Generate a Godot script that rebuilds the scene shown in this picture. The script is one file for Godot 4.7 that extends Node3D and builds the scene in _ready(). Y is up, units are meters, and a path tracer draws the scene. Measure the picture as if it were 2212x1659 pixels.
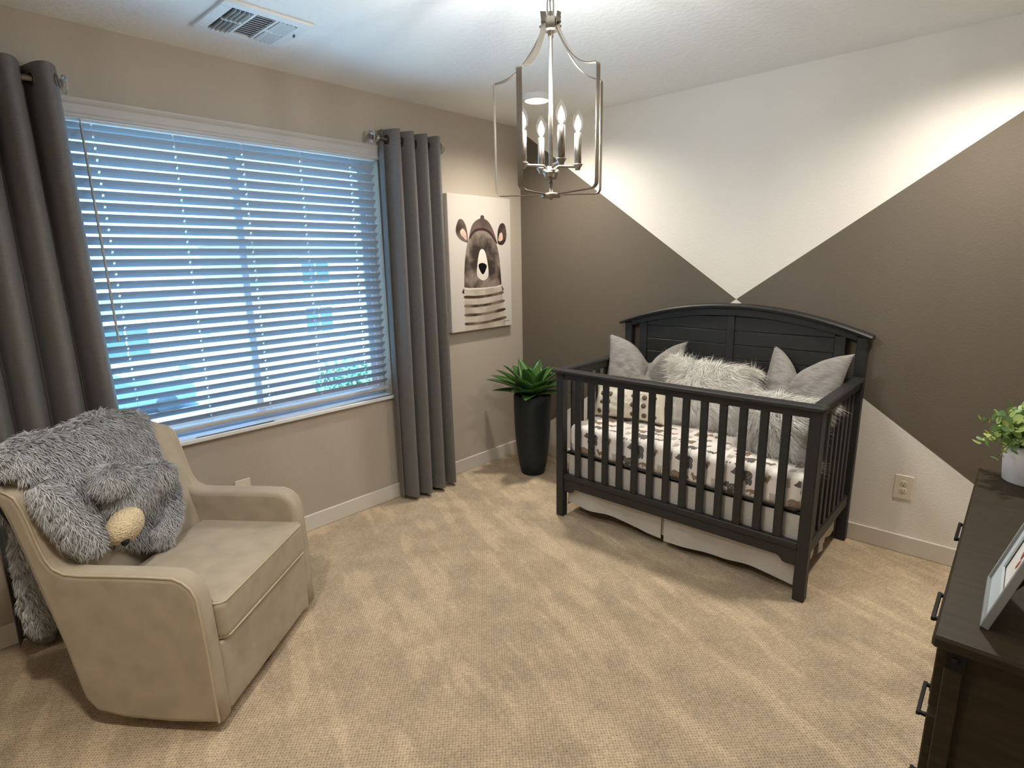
extends Node3D

# ---------------------------------------------------------------- mesh building
class G:
	var st := SurfaceTool.new()
	func _init():
		st.begin(Mesh.PRIMITIVE_TRIANGLES)
	func flat() -> void:
		st.set_smooth_group(-1)
	func smooth(k := 0) -> void:
		st.set_smooth_group(k)
	func tri(a: Vector3, b: Vector3, c: Vector3) -> void:   # counter-clockwise seen from outside
		st.add_vertex(a); st.add_vertex(c); st.add_vertex(b)
	func quad(a: Vector3, b: Vector3, c: Vector3, d: Vector3) -> void:
		tri(a, b, c); tri(a, c, d)
	func out_face(pts: Array, away: Vector3) -> void:
		var n: Vector3 = (pts[1] - pts[0]).cross(pts[2] - pts[0])
		var mid := Vector3.ZERO
		for q in pts: mid += q
		mid /= pts.size()
		var l := pts.duplicate()
		if n.dot(mid - away) < 0: l.reverse()
		for k in range(1, l.size() - 1): tri(l[0], l[k], l[k + 1])
	func box(c: Vector3, s: Vector3, b := 0.002, bs := Basis()) -> void:
		flat()
		b = minf(b, minf(s.x, minf(s.y, s.z)) * 0.45)
		var h := s / 2
		var p := {}
		for ix in [-1, 1]:
			for iy in [-1, 1]:
				for iz in [-1, 1]:
					var sg := Vector3(ix, iy, iz)
					for ax in 3:
						var q := Vector3.ZERO
						for k in 3: q[k] = sg[k] * (h[k] if k == ax else h[k] - b)
						p[[ix, iy, iz, ax]] = c + bs * q
		for ax in 3:
			var u := (ax + 1) % 3
			var w := (ax + 2) % 3
			for sgn in [-1, 1]:
				var f := []
				for uv in [[-1, -1], [1, -1], [1, 1], [-1, 1]]:
					var kk := [0, 0, 0]
					kk[ax] = sgn; kk[u] = uv[0]; kk[w] = uv[1]
					f.append(p[[kk[0], kk[1], kk[2], ax]])
				out_face(f, c)
			for su in [-1, 1]:
				for sw in [-1, 1]:
					var k1 := [0, 0, 0]
					var k2 := [0, 0, 0]
					k1[u] = su; k1[w] = sw; k1[ax] = -1
					k2[u] = su; k2[w] = sw; k2[ax] = 1
					out_face([p[[k1[0], k1[1], k1[2], u]], p[[k2[0], k2[1], k2[2], u]], p[[k2[0], k2[1], k2[2], w]], p[[k1[0], k1[1], k1[2], w]]], c)
		for ix in [-1, 1]:
			for iy in [-1, 1]:
				for iz in [-1, 1]:
					out_face([p[[ix, iy, iz, 0]], p[[ix, iy, iz, 1]], p[[ix, iy, iz, 2]]], c)
	func grid(rows: Array, cu := false, cv := false, flip := false, uvs = null) -> void:   # rows[j][i]; outward = du x dv
		var nv := rows.size()
		var nu: int = rows[0].size()
		for j in (nv if cv else nv - 1):
			for i in (nu if cu else nu - 1):
				var j1 := (j + 1) % nv
				var i1 := (i + 1) % nu
				var q := [[j, i], [j, i1], [j1, i1], [j1, i]]
				for t in [[0, 1, 2], [0, 2, 3]]:
					if not flip: t = [t[0], t[2], t[1]]
					for k in t:
						var e: Array = q[k]
						if uvs != null: st.set_uv(uvs[e[0]][e[1]])
						st.add_vertex(rows[e[0]][e[1]])
	func tube(path: Array, r: float, seg := 8, closed := false, flatten := 1.0, tip := 1.0) -> void:
		var rows := []
		var n := path.size()
		var up := Vector3.ZERO
		for k in n:
			var a: Vector3 = path[(k - 1 + n) % n] if closed or k > 0 else path[0]
			var b: Vector3 = path[(k + 1) % n] if closed or k < n - 1 else path[n - 1]
			var t := (b - a).normalized()
			if up == Vector3.ZERO:
				up = t.cross(Vector3(0.3, 0.2, 0.93) if absf(t.z) < 0.9 else Vector3(0, 1, 0)).normalized()
			up = (up - t * up.dot(t)).normalized()
			var side := t.cross(up)
			var rr: float = r * lerpf(1.0, tip, float(k) / maxf(1, n - 1))
			var row := []
			for i in seg:
				var an := TAU * i / seg
				row.append(path[k] + (up * cos(an) + side * sin(an) * flatten) * rr)
			rows.append(row)
		smooth(0)
		grid(rows, true, closed)
		if not closed:
			flat()
			for i in range(1, seg - 1):
				tri(rows[0][0], rows[0][i + 1], rows[0][i])
				tri(rows[n - 1][0], rows[n - 1][i], rows[n - 1][i + 1])
	func lathe(prof: Array, seg := 24, c := Vector3.ZERO, bs := Basis(), sharp := false) -> void:   # Vector2(radius, height) going up
		var rows := []
		for q in prof:
			var row := []
			for i in seg:
				var an := TAU * i / seg
				row.append(c + bs * Vector3(q.x * cos(an), q.y, -q.x * sin(an)))
			rows.append(row)
		if sharp: flat()
		else: smooth(0)
		for j in rows.size() - 1:
			for i in seg:
				var i1 := (i + 1) % seg
				if prof[j].x > 1e-6: tri(rows[j][i], rows[j][i1], rows[j + 1][i1])
				if prof[j + 1].x > 1e-6: tri(rows[j][i], rows[j + 1][i1], rows[j + 1][i])
	static func inset(poly: Array, b: float) -> Array:
		var o := []
		var n := poly.size()
		for k in n:
			var a: Vector2 = poly[(k - 1 + n) % n]
			var c: Vector2 = poly[(k + 1) % n]
			var q: Vector2 = poly[k]
			var e1 := (q - a).normalized()
			var e2 := (c - q).normalized()
			var n1 := Vector2(-e1.y, e1.x)
			var n2 := Vector2(-e2.y, e2.x)
			var m := (n1 + n2)
			m = m.normalized() if m.length() > 1e-4 else n1
			o.append(q + m * (b / maxf(0.5, m.dot(n1))))
		return o
	func extrude(poly: Array, length: float, b: float, xf: Transform3D, seg := 3, soft := true) -> void:   # poly counter-clockwise in (x, y), grows along z
		var rings := []
		var zs := []
		for k in seg + 1:
			var an := PI / 2 * k / seg
			rings.append(inset(poly, b * (1 - sin(an)))); zs.append(b * (1 - cos(an)))
		for k in seg + 1:
			var an := PI / 2 * (seg - k) / seg
			rings.append(inset(poly, b * (1 - sin(an)))); zs.append(length - b * (1 - cos(an)))
		var rows := []
		for k in rings.size():
			var row := []
			for q in rings[k]: row.append(xf * Vector3(q.x, q.y, zs[k]))
			rows.append(row)
		if soft: smooth(0)
		else: flat()
		grid(rows, true, false)
		flat()
		for e in [0, rings.size() - 1]:
			var pk := PackedVector2Array(rings[e])
			var tr := Geometry2D.triangulate_polygon(PackedVector2Array(poly))
			for t in range(0, tr.size(), 3):
				var a: Vector2 = pk[tr[t]]
				var bb: Vector2 = pk[tr[t + 1]]
				var c: Vector2 = pk[tr[t + 2]]
				var ccw := (bb - a).cross(c - a) > 0
				var l := [a, bb, c] if ccw == (e != 0) else [a, c, bb]
				tri(xf * Vector3(l[0].x, l[0].y, zs[e]), xf * Vector3(l[1].x, l[1].y, zs[e]), xf * Vector3(l[2].x, l[2].y, zs[e]))
	func rbox(c: Vector3, s: Vector3, r: float, n := 6, bs := Basis(), warp = null) -> void:   # rounded box
		smooth(0)
		var h := s / 2
		r = minf(r, minf(h.x, minf(h.y, h.z)))
		var tt := []
		for k in n + 1: tt.append(-1.0 + 2.0 * k / n)
		for ax in 3:
			var u := (ax + 1) % 3
			var w := (ax + 2) % 3
			for sgn in [-1, 1]:
				var rows := []
				var lu := _steps(h[u], r, n)
				var lw := _steps(h[w], r, n)
				for b in lw:
					var row := []
					for a in lu:
						var q := Vector3.ZERO
						q[ax] = sgn * h[ax]; q[u] = a; q[w] = b
						var inn := Vector3(clampf(q.x, -h.x + r, h.x - r), clampf(q.y, -h.y + r, h.y - r), clampf(q.z, -h.z + r, h.z - r))
						var dd := q - inn
						q = inn + dd.normalized() * r
						if warp != null: q = warp.call(q)
						row.append((c + bs * q).snapped(Vector3.ONE * 1e-5))
					rows.append(row)
				grid(rows, false, false, sgn < 0)
	static func _steps(h: float, r: float, n: int) -> Array:
		var o := []
		for k in 4: o.append(-h + r * (1.0 - cos(PI / 2 * k / 4.0)) * 1.0)
		for k in n + 1: o.append(lerpf(-h + r, h - r, float(k) / n))
		for k in range(3, -1, -1): o.append(h - r * (1.0 - cos(PI / 2 * k / 4.0)))
		return o
	func ball(c: Vector3, s: Vector3, bs := Basis(), nu := 20, nv := 12) -> void:
		smooth(0)
		var rows := []
		for j in nv + 1:
			var th := -PI / 2 + PI * j / nv
			var row := []
			for i in nu:
				var an := TAU * i / nu
				row.append((c + bs * (Vector3(cos(th) * cos(an), sin(th), -cos(th) * sin(an)) * s)).snapped(Vector3.ONE * 1e-6))
			rows.append(row)
		grid(rows, true, false)
	func done() -> ArrayMesh:
		st.generate_normals()
		return st.commit()

var M := {}
var taken := {}
var rng := RandomNumberGenerator.new()

func lin(r: float, g: float, b: float) -> Color:      # 0-255 sRGB
	return Color(r / 255.0, g / 255.0, b / 255.0)

func mat(called: String, c: Color, rough := 0.8, metal := 0.0, spec := 0.5) -> StandardMaterial3D:
	var m := StandardMaterial3D.new()
	m.resource_name = called
	m.albedo_color = c; m.roughness = rough; m.metallic = metal; m.metallic_specular = spec
	M[called] = m
	return m

func noise_tex(freq: float, oct := 3, size := 512, sd := 1, kind := FastNoiseLite.TYPE_SIMPLEX_SMOOTH) -> NoiseTexture2D:
	var n := FastNoiseLite.new()
	n.noise_type = kind; n.frequency = freq; n.fractal_octaves = oct; n.seed = sd
	var t := NoiseTexture2D.new()
	t.width = size; t.height = size; t.seamless = true; t.noise = n
	return t

func tone_tex(freq: float, lo: float, hi: float, oct := 4, sd := 5, size := 512) -> NoiseTexture2D:
	var t := noise_tex(freq, oct, size, sd)
	var g := Gradient.new()
	g.set_color(0, Color(lo, lo, lo)); g.set_color(1, Color(hi, hi, hi))
	t.color_ramp = g
	return t

func bump(m: StandardMaterial3D, t: Texture2D, cm: float, scale: Vector3, world := false) -> void:
	m.heightmap_enabled = true; m.heightmap_texture = t; m.heightmap_scale = cm
	m.uv1_triplanar = true; m.uv1_world_triplanar = world; m.uv1_scale = scale

func numbered(called: String) -> String:
	if not taken.has(called):
		taken[called] = 0
		return called
	taken[called] += 1
	return "%s_%03d" % [called, taken[called]]

func thing(called: String, label: String, category: String, at := Vector3.ZERO, bs := Basis(), group := "") -> Node3D:
	var o := Node3D.new()
	o.name = numbered(called); add_child(o)
	o.transform = Transform3D(bs, at)
	tag(o, label, category, group)
	return o

func tag(o: Node, label: String, category := "", group := "", kind := "") -> void:
	if label: o.set_meta("label", label)
	if category: o.set_meta("category", category)
	if group: o.set_meta("group", group)
	if kind: o.set_meta("kind", kind)

func put(called: String, mesh, m: Material, parent: Node = self) -> MeshInstance3D:
	var o := MeshInstance3D.new()
	o.name = numbered(called) if parent == self else called
	o.mesh = mesh.done() if mesh is G else mesh
	o.material_override = m
	parent.add_child(o, true)
	return o

func struct(called: String, mesh, m: Material, label := "") -> MeshInstance3D:
	var o := put(called, mesh, m)
	o.set_meta("kind", "structure")
	if label: o.set_meta("label", label)
	return o

# ---------------------------------------------------------------- fur
func clump(length: float, width: float, spread: float, blades: int, bend: float, sd: int) -> ArrayMesh:
	var g := G.new()
	g.smooth(0)
	var r := RandomNumberGenerator.new()
	r.seed = sd
	for k in blades:
		var base := Vector3(r.randf_range(-spread, spread), 0, r.randf_range(-spread, spread))
		var yaw := r.randf() * TAU
		var across := Vector3(cos(yaw), 0, sin(yaw))
		var dir := Vector3(r.randf_range(-0.35, 0.35), 1, r.randf_range(-0.1, 0.5)).normalized()
		var l := length * r.randf_range(0.65, 1.1)
		var pts := []
		for s in 4:
			var t := s / 3.0
			pts.append(base + dir * l * t + Vector3(0, -0.25, 1) * bend * l * t * t)
		var w := width * r.randf_range(0.7, 1.2)
		for s in 3:
			var w0: float = w * (1.0 - 0.75 * s / 3.0)
			var w1: float = w * (1.0 - 0.75 * (s + 1) / 3.0)
			if s == 2: w1 = 0.0
			var a: Vector3 = pts[s] - across * w0
			var b: Vector3 = pts[s] + across * w0
			var c: Vector3 = pts[s + 1] + across * w1
			var d: Vector3 = pts[s + 1] - across * w1
			if w1 > 0.0: g.quad(a, b, c, d)
			else: g.tri(a, b, c)
	return g.done()

func fur(called: String, parent: Node, mesh: ArrayMesh, spots: Array, m: Material, tones: Array, seed_: int, label := "") -> void:
	# spots: [position, normal, lie]
	var r := RandomNumberGenerator.new()
	r.seed = seed_
	var mm := MultiMesh.new()
	mm.transform_format = MultiMesh.TRANSFORM_3D
	mm.use_colors = true
	mm.mesh = mesh
	mm.instance_count = spots.size()
	for k in spots.size():
		var s: Array = spots[k]
		var n: Vector3 = s[1].normalized()
		var lie: Vector3 = s[2] + Vector3(r.randf_range(-0.5, 0.5), r.randf_range(-0.5, 0.5), r.randf_range(-0.5, 0.5))
		lie = (lie - n * lie.dot(n))
		if lie.length() < 0.05: lie = n.cross(Vector3(0.3, 0.5, 0.7))
		lie = lie.normalized()
		var y: Vector3 = (n + lie * s[3] + Vector3(r.randf_range(-0.25, 0.25), r.randf_range(-0.25, 0.25), r.randf_range(-0.25, 0.25))).normalized()
		var z: Vector3 = (lie - y * lie.dot(y)).normalized()
		var x: Vector3 = y.cross(z)
		var sc := r.randf_range(0.75, 1.2)
		mm.set_instance_transform(k, Transform3D(Basis(x * sc, y * sc, z * sc), s[0]))
		var t := r.randf()
		var c: Color = tones[0].lerp(tones[1], t)
		mm.set_instance_color(k, c)
	var o := MultiMeshInstance3D.new()
	o.name = called
	o.multimesh = mm
	o.material_override = m
	o.set_meta("kind", "stuff")
	if label: o.set_meta("label", label)
	parent.add_child(o, true)

func scatter(rows: Array, count: int, lie: Vector3, lean: float, closed: bool, r: RandomNumberGenerator, flip := false) -> Array:
	# random points on a grid surface, weighted by cell area
	var nv := rows.size() - 1
	var nu: int = rows[0].size() if closed else rows[0].size() - 1
	var acc := PackedFloat32Array()
	var cells := []
	var sum := 0.0
	for j in nv:
		for i in nu:
			var i1 := (i + 1) % int(rows[0].size())
			var a: Vector3 = rows[j][i]
			var b: Vector3 = rows[j][i1]
			var c: Vector3 = rows[j + 1][i1]
			var d: Vector3 = rows[j + 1][i]
			sum += (c - a).cross(d - b).length() * 0.5
			acc.append(sum)
			cells.append([a, b, c, d])
	var out := []
	for k in count:
		var e := acc.bsearch(r.randf() * sum)
		e = mini(e, cells.size() - 1)
		var q: Array = cells[e]
		var u := r.randf()
		var v := r.randf()
		var p: Vector3 = q[0].lerp(q[1], u).lerp(q[3].lerp(q[2], u), v)
		var n: Vector3 = (q[2] - q[0]).cross(q[3] - q[1])
		if flip: n = -n
		if n.length() < 1e-12: continue
		out.append([p, n.normalized(), lie, lean])
	return out

func ball_rows(c: Vector3, s: Vector3, bs := Basis(), nu := 20, nv := 12) -> Array:
	var rows := []
	for j in nv + 1:
		var th := -PI / 2 + PI * j / nv
		var row := []
		for i in nu:
			var an := TAU * i / nu
			row.append(c + bs * (Vector3(cos(th) * cos(an), sin(th), -cos(th) * sin(an)) * s))
		rows.append(row)
	return rows

func limb_rows(path: Array, radii: Array, flatten: float, up0: Vector3, nu := 16) -> Array:   # closed rounded limb
	var rows := []
	var n := path.size()
	for k in n:
		var t: Vector3 = (path[mini(k + 1, n - 1)] - path[maxi(k - 1, 0)]).normalized()
		var up := (up0 - t * up0.dot(t)).normalized()
		var side := t.cross(up)
		var row := []
		for i in nu:
			var an := TAU * i / nu
			row.append(path[k] + (up * cos(an) * flatten + side * sin(an)) * radii[k])
		rows.append(row)
	return rows

# ---------------------------------------------------------------- the scene
const DISC := 2.6
const ROOM := Vector3(3.36, 2.44, 3.75)

func _ready():
	rng.seed = 11
	# camera
	var cam := Camera3D.new()
	cam.name = "camera"
	cam.position = Vector3(2.89643, 1.50142, 3.27902)
	cam.rotation = Vector3(deg_to_rad(-12.42549), deg_to_rad(42.62587), deg_to_rad(-1.04769))
	cam.fov = 68.7863
	cam.near = 0.05; cam.far = 300.0
	add_child(cam)
	cam.current = true
	# sky and exposure
	var env := Environment.new()
	var sm := ProceduralSkyMaterial.new()
	sm.sky_top_color = lin(118, 186, 255)
	sm.sky_horizon_color = lin(130, 194, 255)
	sm.ground_horizon_color = lin(130, 194, 255)
	sm.ground_bottom_color = lin(140, 150, 165)
	sm.sky_curve = 0.25
	var sky := Sky.new()
	sky.sky_material = sm
	env.background_mode = Environment.BG_SKY
	env.sky = sky
	env.background_energy_multiplier = 4.8
	env.tonemap_mode = Environment.TONE_MAPPER_LINEAR
	env.tonemap_exposure = 1.24
	env.sdfgi_enabled = true; env.ssao_enabled = true; env.ssil_enabled = true
	var sun := DirectionalLight3D.new()      # stands behind the house: it lights the street, not the room
	sun.name = "sun"
	sun.light_color = Color(0.54, 0.81, 1.0)
	sun.light_energy = 12.0
	sun.light_angular_distance = 0.6
	sun.rotation = Vector3(deg_to_rad(-52), deg_to_rad(70), 0)
	sun.shadow_enabled = true
	sun.sky_mode = DirectionalLight3D.SKY_MODE_LIGHT_ONLY
	add_child(sun)
	var we := WorldEnvironment.new()
	we.name = "environment"
	we.environment = env
	add_child(we)
	materials()
	shell()
	window_and_blind()
	curtains()
	ceiling_things()
	chandelier()
	armchair()
	crib()
	dresser_and_things()
	wall_things()
	planter()
	outside()

func materials() -> void:
	var peel := noise_tex(0.06, 3, 512, 3)
	var wall := mat("greige_wall_paint", lin(182, 171, 156), 0.75)
	bump(wall, peel, 0.06, Vector3.ONE * 2.2, true)
	var cream := mat("cream_wall_paint", lin(232, 227, 218), 0.75)
	bump(cream, peel, 0.05, Vector3.ONE * 2.2, true)
	var taupe := mat("dark_taupe_wall_paint", lin(102, 93, 81), 0.7)
	bump(taupe, peel, 0.05, Vector3.ONE * 2.2, true)
	var ceil := mat("ceiling_paint", lin(238, 238, 236), 0.85)
	bump(ceil, noise_tex(0.03, 4, 512, 8), 0.2, Vector3.ONE * 1.6, true)
	mat("white_trim", lin(216, 210, 200), 0.45)
	mat("white_vinyl", lin(232, 234, 236), 0.4)
	mat("vent_white", lin(228, 230, 230), 0.5)
	mat("duct_dark", lin(92, 108, 122), 0.9)
	mat("plate_plastic", lin(226, 217, 200), 0.35)
	mat("slot_dark", lin(38, 34, 30), 0.6)
	# blind
	var slat := mat("blind_slat", lin(172, 178, 184), 0.5)
	slat.backlight_enabled = true; slat.backlight = Color(0.5, 0.5, 0.5)
	mat("blind_valance", lin(192, 190, 187), 0.45)
	mat("cord_white", lin(232, 232, 232), 0.8)
	mat("wand_plastic", lin(176, 172, 166), 0.4)
	var pane := mat("window_glass", Color(1, 1, 1, 0.04), 0.02)
	pane.transparency = BaseMaterial3D.TRANSPARENCY_ALPHA
	# carpet
	var carpet := mat("carpet", Color.WHITE, 0.95, 0.0, 0.2)
	carpet.albedo_texture = carpet_tex(false)
	carpet.heightmap_enabled = true; carpet.heightmap_texture = carpet_tex(true); carpet.heightmap_scale = 0.1
	carpet.uv1_scale = Vector3(1, 1, 1)
	carpet.detail_enabled = true
	carpet.detail_albedo = carpet_marks()
	carpet.detail_blend_mode = BaseMaterial3D.BLEND_MODE_MUL
	carpet.detail_uv_layer = BaseMaterial3D.DETAIL_UV_2
	# curtains
	var cur := mat("curtain_cloth", lin(116, 113, 111), 0.62, 0.0, 0.35)
	cur.albedo_texture = slub_tex(0.86, 1.06, 21)
	cur.uv1_triplanar = true; cur.uv1_scale = Vector3(3.0, 3.0, 3.0)
	cur.rim_enabled = true; cur.rim = 0.35; cur.rim_tint = 0.5
	mat("brushed_nickel", lin(158, 150, 140), 0.33, 1.0)
	mat("dark_nickel", lin(120, 112, 104), 0.3, 1.0)
	var crystal := mat("crystal", Color(0.97, 0.98, 1.0, 0.03), 0.02)
	crystal.transparency = BaseMaterial3D.TRANSPARENCY_ALPHA
	crystal.refraction_enabled = true; crystal.refraction_scale = 0.05
	# armchair
	var suede := mat("armchair_microsuede", lin(186, 173, 154), 0.8, 0.0, 0.25)
	suede.albedo_texture = tone_tex(0.012, 0.90, 1.0, 5, 31)
	suede.uv1_triplanar = true; suede.uv1_scale = Vector3.ONE * 1.3
	suede.rim_enabled = true; suede.rim = 0.5; suede.rim_tint = 0.6
	var pip := mat("armchair_piping", lin(190, 174, 150), 0.7)
	pip.rim_enabled = true; pip.rim = 0.4
	mat("black_base", lin(30, 28, 26), 0.7)
	var hair := mat("grey_fur", Color.WHITE, 0.75, 0.0, 0.3)
	hair.vertex_color_use_as_albedo = true
	hair.rim_enabled = true; hair.rim = 0.3
	mat("grey_hide", lin(140, 142, 146), 0.9)
	var sherpa := mat("cream_sherpa", lin(226, 206, 172), 0.9, 0.0, 0.2)
	bump(sherpa, noise_tex(0.09, 2, 256, 12, FastNoiseLite.TYPE_CELLULAR), 0.9, Vector3.ONE * 7.0)
	mat("black_felt", lin(16, 15, 16), 0.7)
	# crib
	var cw := mat("crib_wood", lin(40, 41, 41), 0.5, 0.0, 0.5)
	cw.albedo_texture = grain_tex(0.9, 1.05, 41)
	cw.uv1_triplanar = true; cw.uv1_scale = Vector3.ONE * 1.6
	var sheet := mat("bear_print_sheet", Color.WHITE, 0.85, 0.0, 0.2)
	sheet.albedo_texture = sheet_tex()
	sheet.uv1_triplanar = true; sheet.uv1_scale = Vector3.ONE / 0.56
	sheet.uv1_triplanar_sharpness = 8.0
	mat("sheet_piping", lin(54, 52, 52), 0.8)
	var skirt := mat("skirt_linen", lin(204, 199, 191), 0.9, 0.0, 0.2)
	skirt.albedo_texture = slub_tex(0.93, 1.02, 25)
	skirt.uv1_triplanar = true; skirt.uv1_scale = Vector3.ONE * 2.0
	var linen := mat("grey_striped_linen", lin(168, 163, 159), 0.85, 0.0, 0.2)
	linen.albedo_texture = slub_tex(0.62, 1.12, 23, 0.04)
	linen.uv1_triplanar = true; linen.uv1_scale = Vector3.ONE * 2.6
	mat("cream_cotton", lin(232, 224, 206), 0.85, 0.0, 0.2)
	mat("canvas_edge", lin(196, 190, 184), 0.85, 0.0, 0.2)
	mat("dot_print", lin(108, 98, 86), 0.85, 0.0, 0.2)
	mat("white_hide", lin(214, 206, 192), 0.9)
	# dresser
	var dw := mat("dresser_wood", lin(54, 44, 30), 0.5, 0.0, 0.35)
	dw.albedo_texture = grain_tex(0.85, 1.08, 43)
	dw.uv1_triplanar = true; dw.uv1_scale = Vector3.ONE * 1.2
	mat("black_iron", lin(26, 24, 24), 0.45, 0.6)
	mat("frame_grey", lin(140, 142, 142), 0.6)
	mat("mat_board", lin(192, 201, 206), 0.8)
	mat("print_white", lin(226, 222, 216), 0.7)
	mat("print_red", lin(176, 92, 72), 0.7)
	mat("pot_white", lin(226, 226, 228), 0.35)
	mat("soil", lin(58, 48, 38), 0.95)
	for k in 3:
		var lf := mat("small_leaf_%d" % k, [lin(146, 172, 92), lin(112, 146, 88), lin(172, 190, 108)][k], 0.5)
		lf.backlight_enabled = true; lf.backlight = Color(0.25, 0.3, 0.1)
	mat("plant_stem", lin(96, 104, 60), 0.7)
	# tall planter
	mat("planter_navy", lin(16, 27, 33), 0.55)
	for k in 3:
		var al := mat("agave_leaf_%d" % k, [lin(58, 96, 38), lin(44, 82, 36), lin(74, 110, 48)][k], 0.42)
		al.backlight_enabled = true; al.backlight = Color(0.12, 0.2, 0.06)
	# lights
	var led := mat("led_lens_lit", lin(255, 250, 240), 0.6)
	led.emission_enabled = true; led.emission = lin(255, 240, 218); led.emission_energy_multiplier = 1.6
	var fil := mat("bulb_filament_lit", lin(255, 240, 210), 0.6)
	fil.emission_enabled = true; fil.emission = lin(255, 226, 178); fil.emission_energy_multiplier = 2.6
	var bg := mat("bulb_glass", Color(1, 1, 1, 0.0), 0.02, 0.0, 0.4)
	bg.transparency = BaseMaterial3D.TRANSPARENCY_ALPHA

# ---------------------------------------------------------------- computed textures
func carpet_tex(height: bool) -> ImageTexture:
	var n := 512
	var im := Image.create(n, n, false, Image.FORMAT_RGB8)
	var ns := FastNoiseLite.new()
	ns.seed = 4; ns.frequency = 0.11; ns.fractal_octaves = 2
	var r := RandomNumberGenerator.new()
	r.seed = 77
	var cells := 16
	var tone := []
	for k in cells * cells: tone.append([r.randf(), r.randf_range(-0.18, 0.18), r.randf_range(-0.18, 0.18), r.randf()])
	for y in n:
		for x in n:
			var fx := x * cells / float(n)
			var fy := y * cells / float(n)
			var row := int(fy)
			var sx := fx
			var col := int(sx) % cells
			var t: Array = tone[row * cells + col]
			var dx: float = sx - floorf(sx) - 0.5 + t[1] * 0.9
			var dy: float = fy - floorf(fy) - 0.5 + t[2] * 0.9
			var d := sqrt(dx * dx * 1.1 + dy * dy * 1.5)
			var h := clampf(1.0 - d * d * 2.6, 0.0, 1.0)
			var corner := Vector2(0.5 - absf(dx), 0.5 - absf(dy)).length()
			var fib := ns.get_noise_2d(x * 3.0, y * 3.0) * 0.5 + 0.5
			if height:
				var v := clampf(h * 0.8 + fib * 0.2, 0, 1)
				im.set_pixel(x, y, Color(v, v, v))
			else:
				var pit := smoothstep(0.08, 0.34, corner) * lerpf(0.94, 1.0, smoothstep(0.0, 0.4, h))
				var k: float = (0.98 + 0.08 * (t[3] - 0.5) + 0.26 * (fib - 0.5)) * lerpf(0.72, 1.0, pit)
				im.set_pixel(x, y, Color(0.84 * k, 0.755 * k, 0.645 * k))
	return ImageTexture.create_from_image(im)

func carpet_marks() -> ImageTexture:   # tracks that a vacuum and feet left in the pile
	var n := 768
	var im := Image.create(n, n, false, Image.FORMAT_RGB8)
	var a := FastNoiseLite.new()
	a.seed = 9; a.frequency = 1.0; a.fractal_octaves = 3
	var b := FastNoiseLite.new()
	b.seed = 19; b.frequency = 2.6; b.fractal_octaves = 3
	var dir := Vector2(0.927, 0.375)
	for y in n:
		for x in n:
			var p := Vector2(x, y) * 4.0 / n
			var u := p.dot(dir)
			var v := p.dot(Vector2(-dir.y, dir.x))
			var streak := a.get_noise_2d(u * 1.1, v * 7.0)
			var blot := b.get_noise_2d(p.x * 1.6, p.y * 1.6)
			var k := 0.92 + 0.10 * smoothstep(0.05, 0.35, streak) * (0.5 + 0.5 * smoothstep(-0.3, 0.2, blot)) + 0.07 * blot
			k = clampf(k, 0.0, 1.0)
			im.set_pixel(x, y, Color(k, k, k * 0.985 + 0.01))
	return ImageTexture.create_from_image(im)

func slub_tex(lo: float, hi: float, sd: int, warp := 0.3) -> ImageTexture:   # woven cloth with uneven yarn
	var n := 512
	var im := Image.create(n, n, false, Image.FORMAT_RGB8)
	var ns := FastNoiseLite.new()
	ns.seed = sd; ns.frequency = 0.02; ns.fractal_octaves = 2
	for y in n:
		for x in n:
			var v := ns.get_noise_2d(x * 0.5, y * 14.0) * 0.65 + ns.get_noise_2d(x * 9.0 + 900, y * 0.7) * warp
			var k := clampf(lerpf(lo, hi, v * 0.9 + 0.5), 0, 1)
			im.set_pixel(x, y, Color(k, k, k))
	return ImageTexture.create_from_image(im)

func grain_tex(lo: float, hi: float, sd: int) -> ImageTexture:
	var n := 512
	var im := Image.create(n, n, false, Image.FORMAT_RGB8)
	var ns := FastNoiseLite.new()
	ns.seed = sd; ns.frequency = 0.01; ns.fractal_octaves = 3
	for y in n:
		for x in n:
			var v := ns.get_noise_2d(x * 0.7, y * 8.0)
			var k := clampf(lerpf(lo, hi, v * 0.9 + 0.5), 0, 1)
			im.set_pixel(x, y, Color(k, k, k))
	return ImageTexture.create_from_image(im)

func blob(im: Image, c: Vector2, rad: Vector2, turn: float, col: Color) -> void:
	var n := im.get_width()
	var m := im.get_height()
	var R := int(maxf(rad.x, rad.y)) + 1
	var cs := cos(turn)
	var sn := sin(turn)
	for y in range(int(c.y) - R, int(c.y) + R + 1):
		for x in range(int(c.x) - R, int(c.x) + R + 1):
			var d := Vector2(x - c.x, y - c.y)
			var q := Vector2((d.x * cs + d.y * sn) / rad.x, (-d.x * sn + d.y * cs) / rad.y)
			if q.length_squared() <= 1.0:
				im.set_pixel(posmod(x, n), posmod(y, m), col)

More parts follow.
